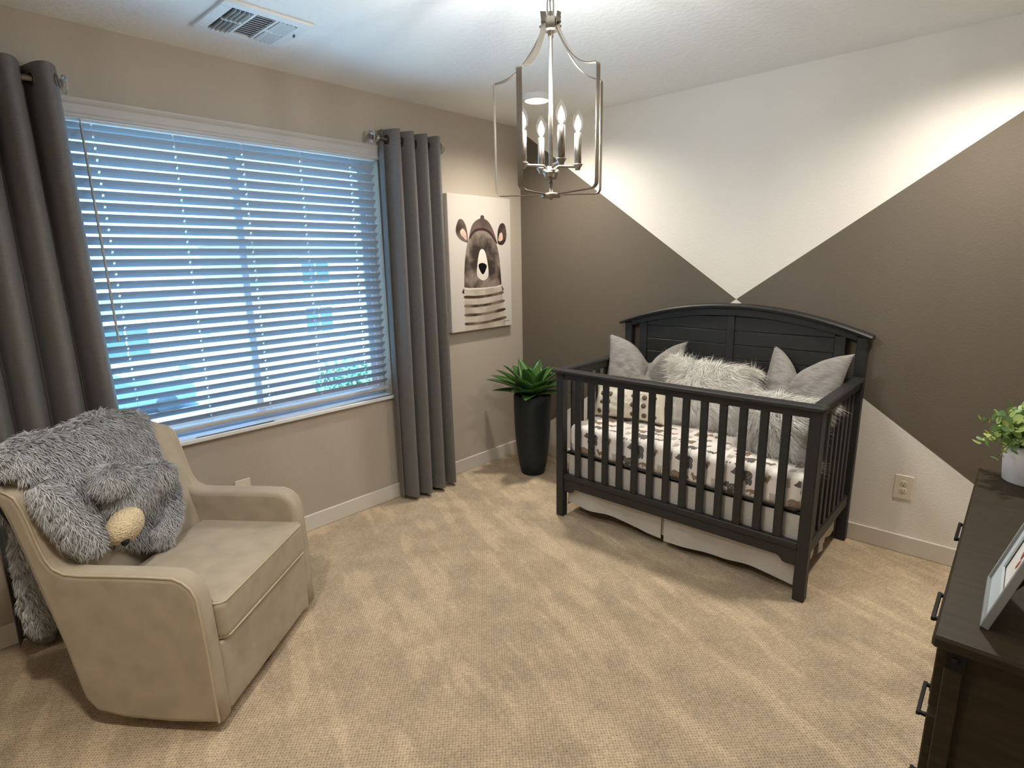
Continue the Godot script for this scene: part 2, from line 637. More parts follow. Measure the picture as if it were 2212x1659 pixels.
func sheet_tex() -> ImageTexture:   # cotton printed with small walking bears, foxes and sprigs
	var n := 1024
	var im := Image.create(n, n, false, Image.FORMAT_RGB8)
	im.fill(lin(238, 232, 226))
	var r := RandomNumberGenerator.new()
	r.seed = 5
	var inks := [lin(126, 118, 112), lin(138, 118, 104), lin(106, 104, 103), lin(150, 128, 112)]
	var spots := []
	for gy in 7:
		for gx in 6:
			spots.append(Vector2((gx + 0.5 * (gy % 2) + 0.5 + r.randf_range(-0.12, 0.12)) * n / 6.0, (gy + 0.5 + r.randf_range(-0.12, 0.12)) * n / 7.0))
	for k in spots.size():
		var c: Vector2 = spots[k]
		var ink: Color = inks[r.randi() % 4]
		var f := 1.0 if r.randf() < 0.5 else -1.0
		var kind := k % 3
		if kind == 0:      # bear on four legs
			var s := r.randf_range(1.0, 1.35)
			blob(im, c, Vector2(50, 31) * s, 0.08 * f, ink)
			blob(im, c + Vector2(-22 * f, -10) * s, Vector2(30, 28) * s, 0, ink)
			blob(im, c + Vector2(52 * f, -12) * s, Vector2(24, 20) * s, 0.3 * f, ink)
			blob(im, c + Vector2(74 * f, -6) * s, Vector2(12, 9) * s, 0, ink)
			blob(im, c + Vector2(42 * f, -32) * s, Vector2(7, 8) * s, 0, ink)
			blob(im, c + Vector2(58 * f, -31) * s, Vector2(7, 8) * s, 0, ink)
			for lx in [-40, -20, 16, 38]:
				blob(im, c + Vector2(lx * f, 34) * s, Vector2(11, 24) * s, 0.1, ink)
			for q in 7:
				var w := c + Vector2(-42 + q * 14, (q % 2) * 12 - 8) * s
				blob(im, w, Vector2(4, 4), 0, lin(206, 198, 188))
		elif kind == 1:    # fox
			blob(im, c, Vector2(38, 19), 0.2 * f, ink)
			blob(im, c + Vector2(36 * f, -16), Vector2(17, 14), 0.4 * f, ink)
			blob(im, c + Vector2(50 * f, -10), Vector2(12, 6), 0.3 * f, lin(214, 204, 194))
			blob(im, c + Vector2(30 * f, -32), Vector2(5, 10), 0, ink)
			blob(im, c + Vector2(42 * f, -31), Vector2(5, 10), 0, ink)
			blob(im, c + Vector2(-46 * f, 2), Vector2(30, 11), -0.5 * f, ink)
			blob(im, c + Vector2(-64 * f, 12), Vector2(10, 7), -0.5 * f, lin(214, 204, 194))
			blob(im, c + Vector2(-20 * f, 22), Vector2(7, 14), 0, ink)
			blob(im, c + Vector2(20 * f, 20), Vector2(7, 14), 0, ink)
		else:              # sprig
			var tone := lin(156, 150, 144)
			for q in 22: blob(im, c + Vector2(sin(q * 0.12) * 8 * f, 44 - q * 4.2), Vector2(2.2, 3), 0, tone)
			for q in 6:
				for sd in [-1, 1]:
					blob(im, c + Vector2(sin((q * 3 + 3) * 0.12) * 8 * f + sd * 14, 34 - q * 13), Vector2(14, 4), -0.6 * sd, tone)
	return ImageTexture.create_from_image(im)

func poly_fill(im: Image, poly: Array, inner: Callable) -> void:
	var lo := Vector2(1e9, 1e9)
	var hi := -lo
	for q in poly:
		lo = lo.min(q); hi = hi.max(q)
	var pk := PackedVector2Array(poly)
	for y in range(maxi(0, int(lo.y)), mini(im.get_height(), int(hi.y) + 2)):
		for x in range(maxi(0, int(lo.x)), mini(im.get_width(), int(hi.x) + 2)):
			if Geometry2D.is_point_in_polygon(Vector2(x, y), pk):
				im.set_pixel(x, y, inner.call(x, y))

func smooth_poly(pts: Array, closed := true) -> Array:
	var o := []
	var n := pts.size()
	for k in n:
		var a: Vector2 = pts[(k - 1 + n) % n]
		var b: Vector2 = pts[k]
		var c: Vector2 = pts[(k + 1) % n]
		var d: Vector2 = pts[(k + 2) % n]
		for s in 6: o.append(b.cubic_interpolate(c, a, d, s / 6.0))
	return o

func canvas_tex() -> ImageTexture:   # a watercolour bear in a knit cap and a striped jersey
	var w := 560
	var h := 840
	var im := Image.create(w, h, false, Image.FORMAT_RGB8)
	im.fill(lin(202, 195, 187))
	var a := FastNoiseLite.new()
	a.seed = 3; a.frequency = 0.0042; a.fractal_octaves = 4
	var wash := func(c0: Color, c1: Color, off: float) :
		return func(x, y): return c0.lerp(c1, clampf(a.get_noise_2d(x + off, y) * 1.9 + 0.5, 0, 1))
	var dark := lin(62, 54, 50)
	var mid := lin(138, 124, 114)
	var S := func(l: Array) -> Array:      # points in per mille of the canvas
		var o := []
		for q in l: o.append(Vector2((q[0] * 1.033 - 56.0) * w / 1000.0, q[1] * h / 1000.0))
		return o
	# ears
	poly_fill(im, smooth_poly(S.call([[160, 240], [205, 178], [270, 180], [318, 240], [330, 330], [300, 338], [220, 320], [168, 285]])), wash.call(lin(66, 56, 50), lin(110, 98, 90), 40))
	poly_fill(im, smooth_poly(S.call([[222, 260], [262, 240], [308, 270], [312, 322], [270, 305], [232, 285]])), wash.call(lin(226, 190, 176), lin(206, 166, 152), 10))
	poly_fill(im, smooth_poly(S.call([[800, 330], [808, 250], [850, 196], [915, 190], [950, 240], [945, 310], [890, 352], [830, 352]])), wash.call(lin(56, 46, 42), lin(92, 78, 70), 80))
	poly_fill(im, smooth_poly(S.call([[812, 318], [838, 268], [878, 262], [890, 308], [850, 326]])), wash.call(lin(222, 184, 170), lin(204, 168, 154), 10))
	# body
	poly_fill(im, smooth_poly(S.call([[262, 720], [256, 660], [262, 560], [285, 440], [330, 330], [400, 250], [480, 215], [600, 215], [690, 250], [770, 330], [820, 440], [840, 560], [850, 660], [845, 720]])), wash.call(dark, mid, 0))
	# cap
	poly_fill(im, smooth_poly(S.call([[352, 300], [400, 215], [480, 172], [570, 158], [660, 182], [730, 240], [790, 335], [770, 340], [700, 280], [600, 246], [500, 246], [410, 270], [365, 308]])), wash.call(lin(86, 72, 68), lin(104, 88, 84), 20))
	poly_fill(im, smooth_poly(S.call([[352, 300], [420, 252], [500, 232], [600, 232], [700, 262], [790, 335], [775, 342], [690, 282], [600, 252], [500, 252], [420, 272], [366, 310]])), wash.call(lin(46, 34, 32), lin(64, 50, 46), 20))
	poly_fill(im, smooth_poly(S.call([[536, 160], [538, 142], [560, 135], [586, 140], [590, 160]])), wash.call(lin(80, 66, 62), lin(96, 82, 78), 20))
	# muzzle and nose
	poly_fill(im, smooth_poly(S.call([[455, 560], [478, 460], [510, 400], [548, 386], [590, 404], [622, 470], [640, 560], [620, 606], [548, 624], [474, 600]])), wash.call(lin(228, 220, 210), lin(214, 206, 198), 0))
	poly_fill(im, smooth_poly(S.call([[482, 508], [510, 494], [560, 492], [606, 506], [608, 530], [552, 578], [500, 545]])), func(_x, _y): return lin(18, 16, 16))
	# jersey
	poly_fill(im, S.call([[250, 682], [330, 690], [552, 690], [760, 684], [852, 676], [905, 1000], [252, 1000]]), wash.call(lin(196, 184, 170), lin(172, 160, 146), 60))
	poly_fill(im, S.call([[250, 668], [330, 676], [552, 680], [760, 676], [852, 664], [852, 676], [760, 684], [552, 690], [330, 690], [250, 682]]), func(_x, _y): return lin(220, 212, 202))
	for k in 4:
		var y := 742 + k * 68
		var x1 := 862 + k * 13
		poly_fill(im, smooth_poly(S.call([[262, y - 10], [450, y - 4], [650, y - 8], [x1, y - 24], [x1, y - 2], [650, y + 12], [450, y + 17], [262, y + 10]])), wash.call(lin(72, 60, 52), lin(128, 112, 98), k * 50.0))
	poly_fill(im, S.call([[880, 962], [985, 957], [985, 961], [880, 966]]), func(_x, _y): return lin(70, 62, 58))
	return ImageTexture.create_from_image(im)

# ---------------------------------------------------------------- room shell
const WZ0 := 1.25      # window opening
const WZ1 := 2.785
const WY0 := 0.675
const WY1 := 2.125
const WALL := 0.16

func shell() -> void:
	var g := G.new()
	# floor with UVs: a tile of the pile every 0.16 m, and one wide map of tracks
	var f := SurfaceTool.new()
	f.begin(Mesh.PRIMITIVE_TRIANGLES)
	f.set_smooth_group(-1)
	var q := [Vector3(-WALL, 0, -WALL), Vector3(ROOM.x + WALL, 0, -WALL), Vector3(ROOM.x + WALL, 0, ROOM.z + WALL), Vector3(-WALL, 0, ROOM.z + WALL)]
	for k in [0, 1, 2, 0, 2, 3]:
		f.set_uv(Vector2(q[k].x, q[k].z).rotated(PI / 4) / 0.16)
		f.set_uv2(Vector2(q[k].x, q[k].z) / 4.0)
		f.add_vertex(q[k])
	var lo := Vector3(0, -0.12, 0)
	for e in 4:
		var a: Vector3 = q[e]
		var b: Vector3 = q[(e + 1) % 4]
		for v in [a, b + lo, b, a, a + lo, b + lo]: f.add_vertex(v)
	for k in [0, 2, 1, 0, 3, 2]: f.add_vertex(q[k] + lo)
	f.generate_normals()
	struct("floor", f.commit(), M.carpet, "beige looped carpet with vacuum tracks")
	g = G.new()
	g.box(Vector3(ROOM.x / 2, ROOM.y + 0.06, ROOM.z / 2), Vector3(ROOM.x + 2 * WALL, 0.12, ROOM.z + 2 * WALL), 0)
	struct("ceiling", g, M.ceiling_paint, "white lightly textured ceiling")
	# left wall with the window opening
	g = G.new()
	var yc := ROOM.y / 2
	g.box(Vector3(-WALL / 2, yc, (WZ0 - WALL) / 2), Vector3(WALL, ROOM.y, WZ0 + WALL), 0)
	g.box(Vector3(-WALL / 2, yc, (WZ1 + ROOM.z + WALL) / 2), Vector3(WALL, ROOM.y, ROOM.z + WALL - WZ1), 0)
	g.box(Vector3(-WALL / 2, WY0 / 2, (WZ0 + WZ1) / 2), Vector3(WALL, WY0, WZ1 - WZ0), 0)
	g.box(Vector3(-WALL / 2, (WY1 + ROOM.y) / 2, (WZ0 + WZ1) / 2), Vector3(WALL, ROOM.y - WY1, WZ1 - WZ0), 0)
	struct("wall_left", g, M.greige_wall_paint, "greige painted wall around the window")
	# far wall: two paints meeting along crossing diagonals
	var c := Vector2(1.647, 1.26)
	var sa := -0.705
	var sb := 0.715
	var A0 := Vector2(0, c.y - sa * c.x)
	var A1 := Vector2(ROOM.x, c.y + sa * (ROOM.x - c.x))
	var B0 := Vector2(0, c.y - sb * c.x)
	var B1 := Vector2(c.x + (ROOM.y - c.y) / sb, ROOM.y)
	var light := [[c, B1, Vector2(0, ROOM.y), A0], [c, Vector2(c.x - c.y / sb, 0) if B0.y < 0 else B0, Vector2(0, 0), Vector2(ROOM.x, 0), A1]]
	var dark := [[c, A0, B0 if B0.y > 0 else Vector2(0, 0)], [c, A1, Vector2(ROOM.x, ROOM.y), B1]]
	var meshes := ArrayMesh.new()
	for part in [light, dark]:
		g = G.new()
		g.flat()
		for poly in part:
			var l := []
			for v in poly: l.append(Vector3(v.x, v.y, 0))
			g.out_face(l, Vector3(c.x, c.y, -1))
		if part == light: g.box(Vector3(ROOM.x / 2, yc, -WALL / 2 - 0.0005), Vector3(ROOM.x + 2 * WALL, ROOM.y, WALL - 0.001), 0)
		g.st.generate_normals()
		g.st.commit(meshes)
	var wb := MeshInstance3D.new()
	wb.name = "wall_back"
	wb.mesh = meshes
	wb.set_surface_override_material(0, M.cream_wall_paint)
	wb.set_surface_override_material(1, M.dark_taupe_wall_paint)
	add_child(wb)
	tag(wb, "accent wall with pale and dark taupe triangles", "", "", "structure")
	g = G.new()
	g.box(Vector3(ROOM.x + WALL / 2, yc, ROOM.z / 2), Vector3(WALL, ROOM.y, ROOM.z + 2 * WALL), 0)
	struct("wall_right", g, M.greige_wall_paint, "greige painted wall behind the dresser")
	g = G.new()
	g.box(Vector3(ROOM.x / 2, yc, ROOM.z + WALL / 2), Vector3(ROOM.x, ROOM.y, WALL), 0)
	struct("wall_front", g, M.greige_wall_paint, "greige painted wall facing the crib")
	# baseboards
	var bb := 0.095
	var bt := 0.014
	for e in [["left", Vector3(bt / 2, bb / 2, ROOM.z / 2), Vector3(bt, bb, ROOM.z)], ["back", Vector3(ROOM.x / 2, bb / 2, bt / 2), Vector3(ROOM.x - 2 * bt, bb, bt)], ["right", Vector3(ROOM.x - bt / 2, bb / 2, ROOM.z / 2), Vector3(bt, bb, ROOM.z)], ["front", Vector3(ROOM.x / 2, bb / 2, ROOM.z - bt / 2), Vector3(ROOM.x - 2 * bt, bb, bt)]]:
		g = G.new()
		g.box(e[1], e[2], 0.003)
		struct("baseboard_" + e[0], g, M.white_trim, "white flat baseboard")

func window_and_blind() -> void:
	var w := Node3D.new()
	w.name = "window_1"
	add_child(w)
	tag(w, "white vinyl sliding window with two panes", "", "", "structure")
	var cz := (WZ0 + WZ1) / 2
	var cy := (WY0 + WY1) / 2
	var X := -0.115
	var g := G.new()
	var fw := 0.045
	for s in [[WZ0 + fw / 2, cy, fw, WY1 - WY0], [WZ1 - fw / 2, cy, fw, WY1 - WY0]]:
		g.box(Vector3(X, s[1], s[0]), Vector3(0.07, s[3], s[2]), 0.004)
	for s in [WY0 + fw / 2, WY1 - fw / 2]:
		g.box(Vector3(X, s, cz), Vector3(0.07, fw, WZ1 - WZ0 - 2 * fw), 0.004)
	put("window_frame", g, M.white_vinyl, w)
	for k in 2:
		var z0 := WZ0 + fw if k == 0 else cz - 0.01
		var z1 := cz + 0.035 if k == 0 else WZ1 - fw
		var xx := X + (0.012 if k == 0 else -0.014)
		g = G.new()
		var sw := 0.036
		for z in [z0 + sw / 2, z1 - sw / 2]:
			g.box(Vector3(xx, cy, z), Vector3(0.022, WY1 - WY0 - 2 * fw, sw), 0.003)
		for y in [WY0 + fw + sw / 2, WY1 - fw - sw / 2]:
			g.box(Vector3(xx, y, (z0 + z1) / 2), Vector3(0.022, sw, z1 - z0 - 2 * sw), 0.003)
		var sash := put("sash", g, M.white_vinyl, w)
		g = G.new()
		g.box(Vector3(xx, cy, (z0 + z1) / 2), Vector3(0.004, WY1 - WY0 - 2 * fw - 2 * sw, z1 - z0 - 2 * sw), 0)
		put("pane", g, M.window_glass, sash)
	g = G.new()
	g.box(Vector3(-0.03, WY0 + 0.004, cz), Vector3(0.11, 0.022, WZ1 - WZ0 - 0.002), 0.003)
	g.box(Vector3(0.012, WY0 + 0.004, cz), Vector3(0.03, 0.022, WZ1 - WZ0 + 0.02), 0.004)
	put("window_sill", g, M.white_vinyl, w)
	# blind
	var bz0 := 1.262
	var bz1 := 2.772
	var bc := (bz0 + bz1) / 2
	var b := thing("window_blind", "white horizontal slat blind covering the window", "blind", Vector3(-0.02, WY1, bc))
	var inv := -b.position
	g = G.new()
	g.box(Vector3(-0.028, 2.098, bc) + inv, Vector3(0.056, 0.045, bz1 - bz0), 0.003)
	put("headrail", g, M.white_vinyl, b)
	g = G.new()      # moulded valance: stepped profile along z
	var prof := [Vector2(0.002, 2.083), Vector2(0.020, 2.083), Vector2(0.024, 2.088), Vector2(0.024, 2.098), Vector2(0.019, 2.104), Vector2(0.019, 2.134), Vector2(0.026, 2.142), Vector2(0.030, 2.150), Vector2(0.030, 2.157), Vector2(0.002, 2.157)]
	g.extrude(prof, bz1 - bz0 + 0.05, 0.003, Transform3D(Basis(Vector3.RIGHT, Vector3.UP, Vector3(0, 0, 1)), Vector3(0.0, 0, bz0 - 0.025) + inv), 2, false)
	put("valance", g, M.blind_valance, b)
	var ladders := [1.415, 1.714, 2.012, 2.31, 2.61]
	var sx := -0.03
	var slat := slat_mesh(bz1 - bz0 - 0.012, ladders.map(func(z): return z - bc))
	var pitch := 0.0463
	var y := 2.0753
	var tilt := deg_to_rad(40.0)
	var ys := []
	while y > 0.765:
		var o := put("slat", slat, M.blind_slat, b)
		o.transform = Transform3D(Basis(Vector3(0, 0, 1), tilt), Vector3(sx, y, bc) + inv)
		ys.append(y)
		y -= pitch
	var yb: float = 0.737
	g = G.new()
	g.box(Vector3(sx, yb, bc) + inv, Vector3(0.052, 0.02, bz1 - bz0 - 0.012), 0.004)
	put("bottom_rail", g, M.blind_valance, b)
	for z in ladders:
		g = G.new()
		for dx in [-0.0265, 0.0265]:
			g.tube([Vector3(sx + dx, 2.08, z + 0.006) + inv, Vector3(sx + dx, yb, z + 0.006) + inv], 0.0007, 5)
		g.tube([Vector3(sx, 2.08, z) + inv, Vector3(sx, yb, z) + inv], 0.0009, 5)
		put("ladder_cord", g, M.cord_white, b)
	g = G.new()
	g.tube([Vector3(0.012, 2.085, 2.655) + inv, Vector3(0.012, 2.06, 2.655) + inv], 0.003, 8)
	g.tube([Vector3(0.012, 2.062, 2.655) + inv, Vector3(0.02, 1.19, 2.652) + inv], 0.0048, 6)
	var wand := put("tilt_wand", g, M.wand_plastic, b)
	tag(wand, "long grey tilt wand")

func slat_mesh(length: float, holes: Array) -> ArrayMesh:   # a flat slat with a slot at each lift cord
	var g := G.new()
	var w := 0.05
	var t := 0.003
	var hw := 0.014       # slot along x
	var hz := 0.008       # slot along z
	var side := (w - hw) / 2
	g.box(Vector3(-w / 2 + side / 2, 0, 0), Vector3(side, t, length), 0.0008)
	g.box(Vector3(w / 2 - side / 2, 0, 0), Vector3(side, t, length), 0.0008)
	var a := -length / 2
	for z in holes:
		g.box(Vector3(0, 0, (a + z - hz / 2) / 2), Vector3(hw, t, z - hz / 2 - a), 0)
		a = z + hz / 2
	g.box(Vector3(0, 0, (a + length / 2) / 2), Vector3(hw, t, length / 2 - a), 0)
	return g.done()

# ---------------------------------------------------------------- curtains and rods
func curtains() -> void:
	rod(0.845, 1.365, "short nickel curtain rod with crystal knobs beside the bear canvas")
	rod(2.695, 3.26, "short nickel curtain rod with crystal knobs above the armchair")
	curtain(0.895, 1.285, 4, "grey grommet curtain hanging between window and bear canvas", 0.0)
	curtain(2.735, 3.17, 4, "grey grommet curtain hanging behind the armchair", 1.7)

func rod(z0: float, z1: float, label: String) -> void:
	var X := 0.105
	var Y := 2.178
	var t := thing("curtain_rod", label, "curtain rod", Vector3(0, Y, (z0 + z1) / 2), Basis(), "short rods at the window's ends")
	var h := (z1 - z0) / 2
	var g := G.new()
	g.tube([Vector3(X, 0, -h + 0.045), Vector3(X, 0, h - 0.045)], 0.0125, 14)
	put("pole", g, M.dark_nickel, t)
	for s in [-1, 1]:
		var bs := Basis(Vector3.RIGHT, PI / 2 * s)
		g = G.new()
		g.lathe([Vector2(0, 0), Vector2(0.017, 0), Vector2(0.019, 0.003), Vector2(0.019, 0.02), Vector2(0.015, 0.022), Vector2(0, 0.022)], 18, Vector3(X, 0, s * (h - 0.062)), bs)
		put("ferrule", g, M.brushed_nickel, t)
		g = G.new()
		g.lathe([Vector2(0, 0), Vector2(0.011, 0.0), Vector2(0.014, 0.006), Vector2(0.011, 0.012), Vector2(0.02, 0.020), Vector2(0.034, 0.026), Vector2(0.036, 0.031), Vector2(0.030, 0.036), Vector2(0.012, 0.040), Vector2(0, 0.041)], 12, Vector3(X, 0, s * (h - 0.04)), bs, true)
		put("finial", g, M.crystal, t)
	g = G.new()
	var bz := 0.0
	g.box(Vector3(0.003, 0, bz), Vector3(0.006, 0.06, 0.024), 0.001)
	g.tube([Vector3(0.004, 0, bz), Vector3(X - 0.012, -0.012, bz)], 0.005, 8)
	g.tube([Vector3(X - 0.016, 0.0, bz), Vector3(X - 0.01, -0.014, bz), Vector3(X, -0.018, bz), Vector3(X + 0.01, -0.014, bz), Vector3(X + 0.016, 0.0, bz)], 0.004, 6)
	put("bracket", g, M.dark_nickel, t)

func curtain(z0: float, z1: float, folds: int, label: String, ph: float) -> void:
	var X := 0.105
	var top := 2.232
	var bot := 0.028
	var t := thing("curtain", label, "curtain", Vector3(0, 0, (z0 + z1) / 2), Basis(), "grey grommet curtains")
	var n := folds * 24
	var zc := (z0 + z1) / 2
	var section := func(y: float) -> Array:
		var k := (top - y) / (top - bot)
		var mid := []
		for i in n + 1:
			var u := float(i) / n
			var a := TAU * folds * u
			var amp := 0.066 + 0.008 * k * sin(3.1 * u + ph)
			var wob := 0.012 * k * sin(7.0 * u + 4.0 * k + ph)
			var s := sin(a)
			s = signf(s) * pow(absf(s), 0.92)
			mid.append(Vector2((u - 0.5) * (z1 - z0) * (1.0 + 0.06 * k) + wob * 0.8 - 0.72 * (z1 - z0) / (TAU * folds) * cos(a), X + amp * s * (1.0 + 0.12 * k * sin(5.0 * u + ph)) + wob * 0.5))
		return mid
	var rows := []
	for j in 29:
		var y := lerpf(top, bot, j / 28.0)
		var mid: Array = section.call(y)
		var row := []
		for i in n + 1:
			row.append(Vector3(mid[i].y, y, mid[i].x))
		for i in range(n, -1, -1):
			var a: Vector2 = mid[maxi(i - 1, 0)]
			var b: Vector2 = mid[mini(i + 1, n)]
			var d := (b - a).normalized()
			row.append(Vector3(mid[i].y - d.x * 0.0025, y, mid[i].x + d.y * 0.0025))
		rows.append(row)
	var g := G.new()
	g.smooth(0)
	g.grid(rows, true, false, true)
	g.flat()
	for j in [0, 28]:
		for i in n:
			var a: Vector3 = rows[j][i]
			var b: Vector3 = rows[j][i + 1]
			var c: Vector3 = rows[j][2 * n - i]
			var d: Vector3 = rows[j][2 * n + 1 - i]
			g.out_face([a, b, c, d], a + (Vector3.DOWN if j == 0 else Vector3.UP))
	put("cloth", g, M.curtain_cloth, t)
	# grommets where the cloth crosses the rod
	var mid2: Array = section.call(2.178)
	for k in folds * 2:
		var i := int(k * n / (folds * 2.0))
		if k == 0: i = 2
		var a: Vector2 = mid2[maxi(i - 1, 0)]
		var b: Vector2 = mid2[mini(i + 1, n)]
		var d := (b - a).normalized()
		var nn := Vector3(-d.x, 0, d.y).normalized()
		var side := Vector3(d.y, 0, d.x).normalized()
		var loop := []
		for q in 20:
			var an := TAU * q / 20
			loop.append(Vector3(mid2[i].y, 2.178, mid2[i].x) + side * cos(an) * 0.021 + Vector3.UP * sin(an) * 0.021)
		g = G.new()
		g.tube(loop, 0.004, 6, true)
		put("grommet", g, M.dark_nickel, t)

# ---------------------------------------------------------------- ceiling
func ceiling_things() -> void:
	# register
	var H := ROOM.y
	var x0 := 0.293
	var x1 := 0.632
	var z0 := 1.952
	var z1 := 2.296
	var cx := (x0 + x1) / 2
	var cz := (z0 + z1) / 2
	var v := thing("ceiling_vent", "square white three-way air vent in the ceiling", "vent", Vector3(cx, H, cz))
	var hx := (x1 - x0) / 2
	var hz := (z1 - z0) / 2
	var g := G.new()
	g.box(Vector3(0, -0.001, 0), Vector3(2 * hx - 0.06, 0.002, 2 * hz - 0.06), 0)
	put("duct", g, M.duct_dark, v)
	g = G.new()
	var e := 0.045
	for s in [-1, 1]:
		g.box(Vector3(s * (hx - e / 2), -0.006, 0), Vector3(e, 0.012, 2 * hz), 0.002)
		g.box(Vector3(0, -0.006, s * (hz - e / 2)), Vector3(2 * hx - 2 * e, 0.012, e), 0.002)
	var ix := hx - e
	var iz := hz - e
	var s3 := 2 * iz / 3.0
	for s in [-1, 1]:
		g.box(Vector3(0, -0.008, s * s3 / 2), Vector3(2 * ix, 0.010, 0.010), 0.001)
		g.box(Vector3(0, -0.008, s * s3), Vector3(0.012, 0.010, s3 - 0.01), 0.001)
	put("vent_frame", g, M.vent_white, v)
	for s in [-1, 1]:
		for hv in [-1, 1]:
			for k in 4:
				g = G.new()
				g.box(Vector3.ZERO, Vector3(ix - 0.008, 0.0012, 0.018 if s > 0 else 0.0145), 0.0004)
				var o := put("blade", g, M.vent_white, v)
				var z: float = s * s3 / 2 + s * (0.012 + (s3 - 0.018) * (k + 0.5) / 4.0)
				o.transform = Transform3D(Basis(Vector3.RIGHT, 1.2 if s > 0 else -0.75), Vector3(hv * (ix / 2 + 0.002), -0.012, z))
	for k in 12:
		g = G.new()
		g.box(Vector3.ZERO, Vector3(0.013, 0.0012, s3 - 0.014), 0.0004)
		var o := put("blade", g, M.vent_white, v)
		o.transform = Transform3D(Basis(Vector3(0, 0, 1), -0.35), Vector3(-ix + 2 * ix * (k + 0.5) / 12.0, -0.011, 0))
	g = G.new()
	g.box(Vector3(hx * 0.25, -0.016, -hz + 0.022), Vector3(0.014, 0.012, 0.005), 0.001)
	put("damper_lever", g, M.duct_dark, v)
	# round surface lights; the other two stand outside the frame and light the floor and the accent wall's right end
	disc_light(Vector3(0.607, H, 0.532), "round white flush ceiling light glowing behind the lantern chandelier")
	disc_light(Vector3(2.75, H, 0.532), "round white flush ceiling light above the outlet side of the crib")
	disc_light(Vector3(1.68, H, 3.15), "round white flush ceiling light between the armchair and the dresser")

func disc_light(p: Vector3, label: String) -> void:
	var t := thing("disc_light", label, "ceiling light", p, Basis(), "flush ceiling lights")
	var g := G.new()
	g.lathe([Vector2(0, -0.024), Vector2(0.070, -0.024), Vector2(0.073, -0.030), Vector2(0.080, -0.030), Vector2(0.086, -0.024), Vector2(0.088, -0.004), Vector2(0.088, 0), Vector2(0, 0)], 40)
	put("light_housing", g, M.vent_white, t)
	g = G.new()
	g.lathe([Vector2(0, -0.0285), Vector2(0.071, -0.0285), Vector2(0.071, -0.0245), Vector2(0, -0.0245)], 40)
	put("light_lens", g, M.led_lens_lit, t)
	var l := SpotLight3D.new()
	l.name = "light"
	l.light_color = Color(1.0, 0.965, 0.905)
	l.light_energy = DISC
	l.light_size = 0.065
	l.spot_angle = 78.0
	l.spot_angle_attenuation = 1.0
	l.spot_range = 14.0; l.spot_attenuation = 2.0
	l.shadow_enabled = true
	t.add_child(l)
	l.position = Vector3(0, -0.034, 0)
	l.rotation = Vector3(-PI / 2, 0, 0)

# ---------------------------------------------------------------- chandelier
func strip(path: Array, across: Vector3, w: float, t: float) -> G:   # a bent flat bar
	var g := G.new()
	var rows := []
	var n := path.size()
	for k in n:
		var d: Vector3 = (path[mini(k + 1, n - 1)] - path[maxi(k - 1, 0)]).normalized()
		var nn := d.cross(across).normalized()
		rows.append([path[k] + across * w / 2 + nn * t / 2, path[k] - across * w / 2 + nn * t / 2, path[k] - across * w / 2 - nn * t / 2, path[k] + across * w / 2 - nn * t / 2])
	for k in 4:
		g.smooth(k + 1)
		var two := []
		for r in rows: two.append([r[k], r[(k + 1) % 4]])
		g.grid(two, false, false, true)
	g.flat()
	g.out_face(rows[0], path[1])
	g.out_face(rows[n - 1], path[n - 2])
	return g

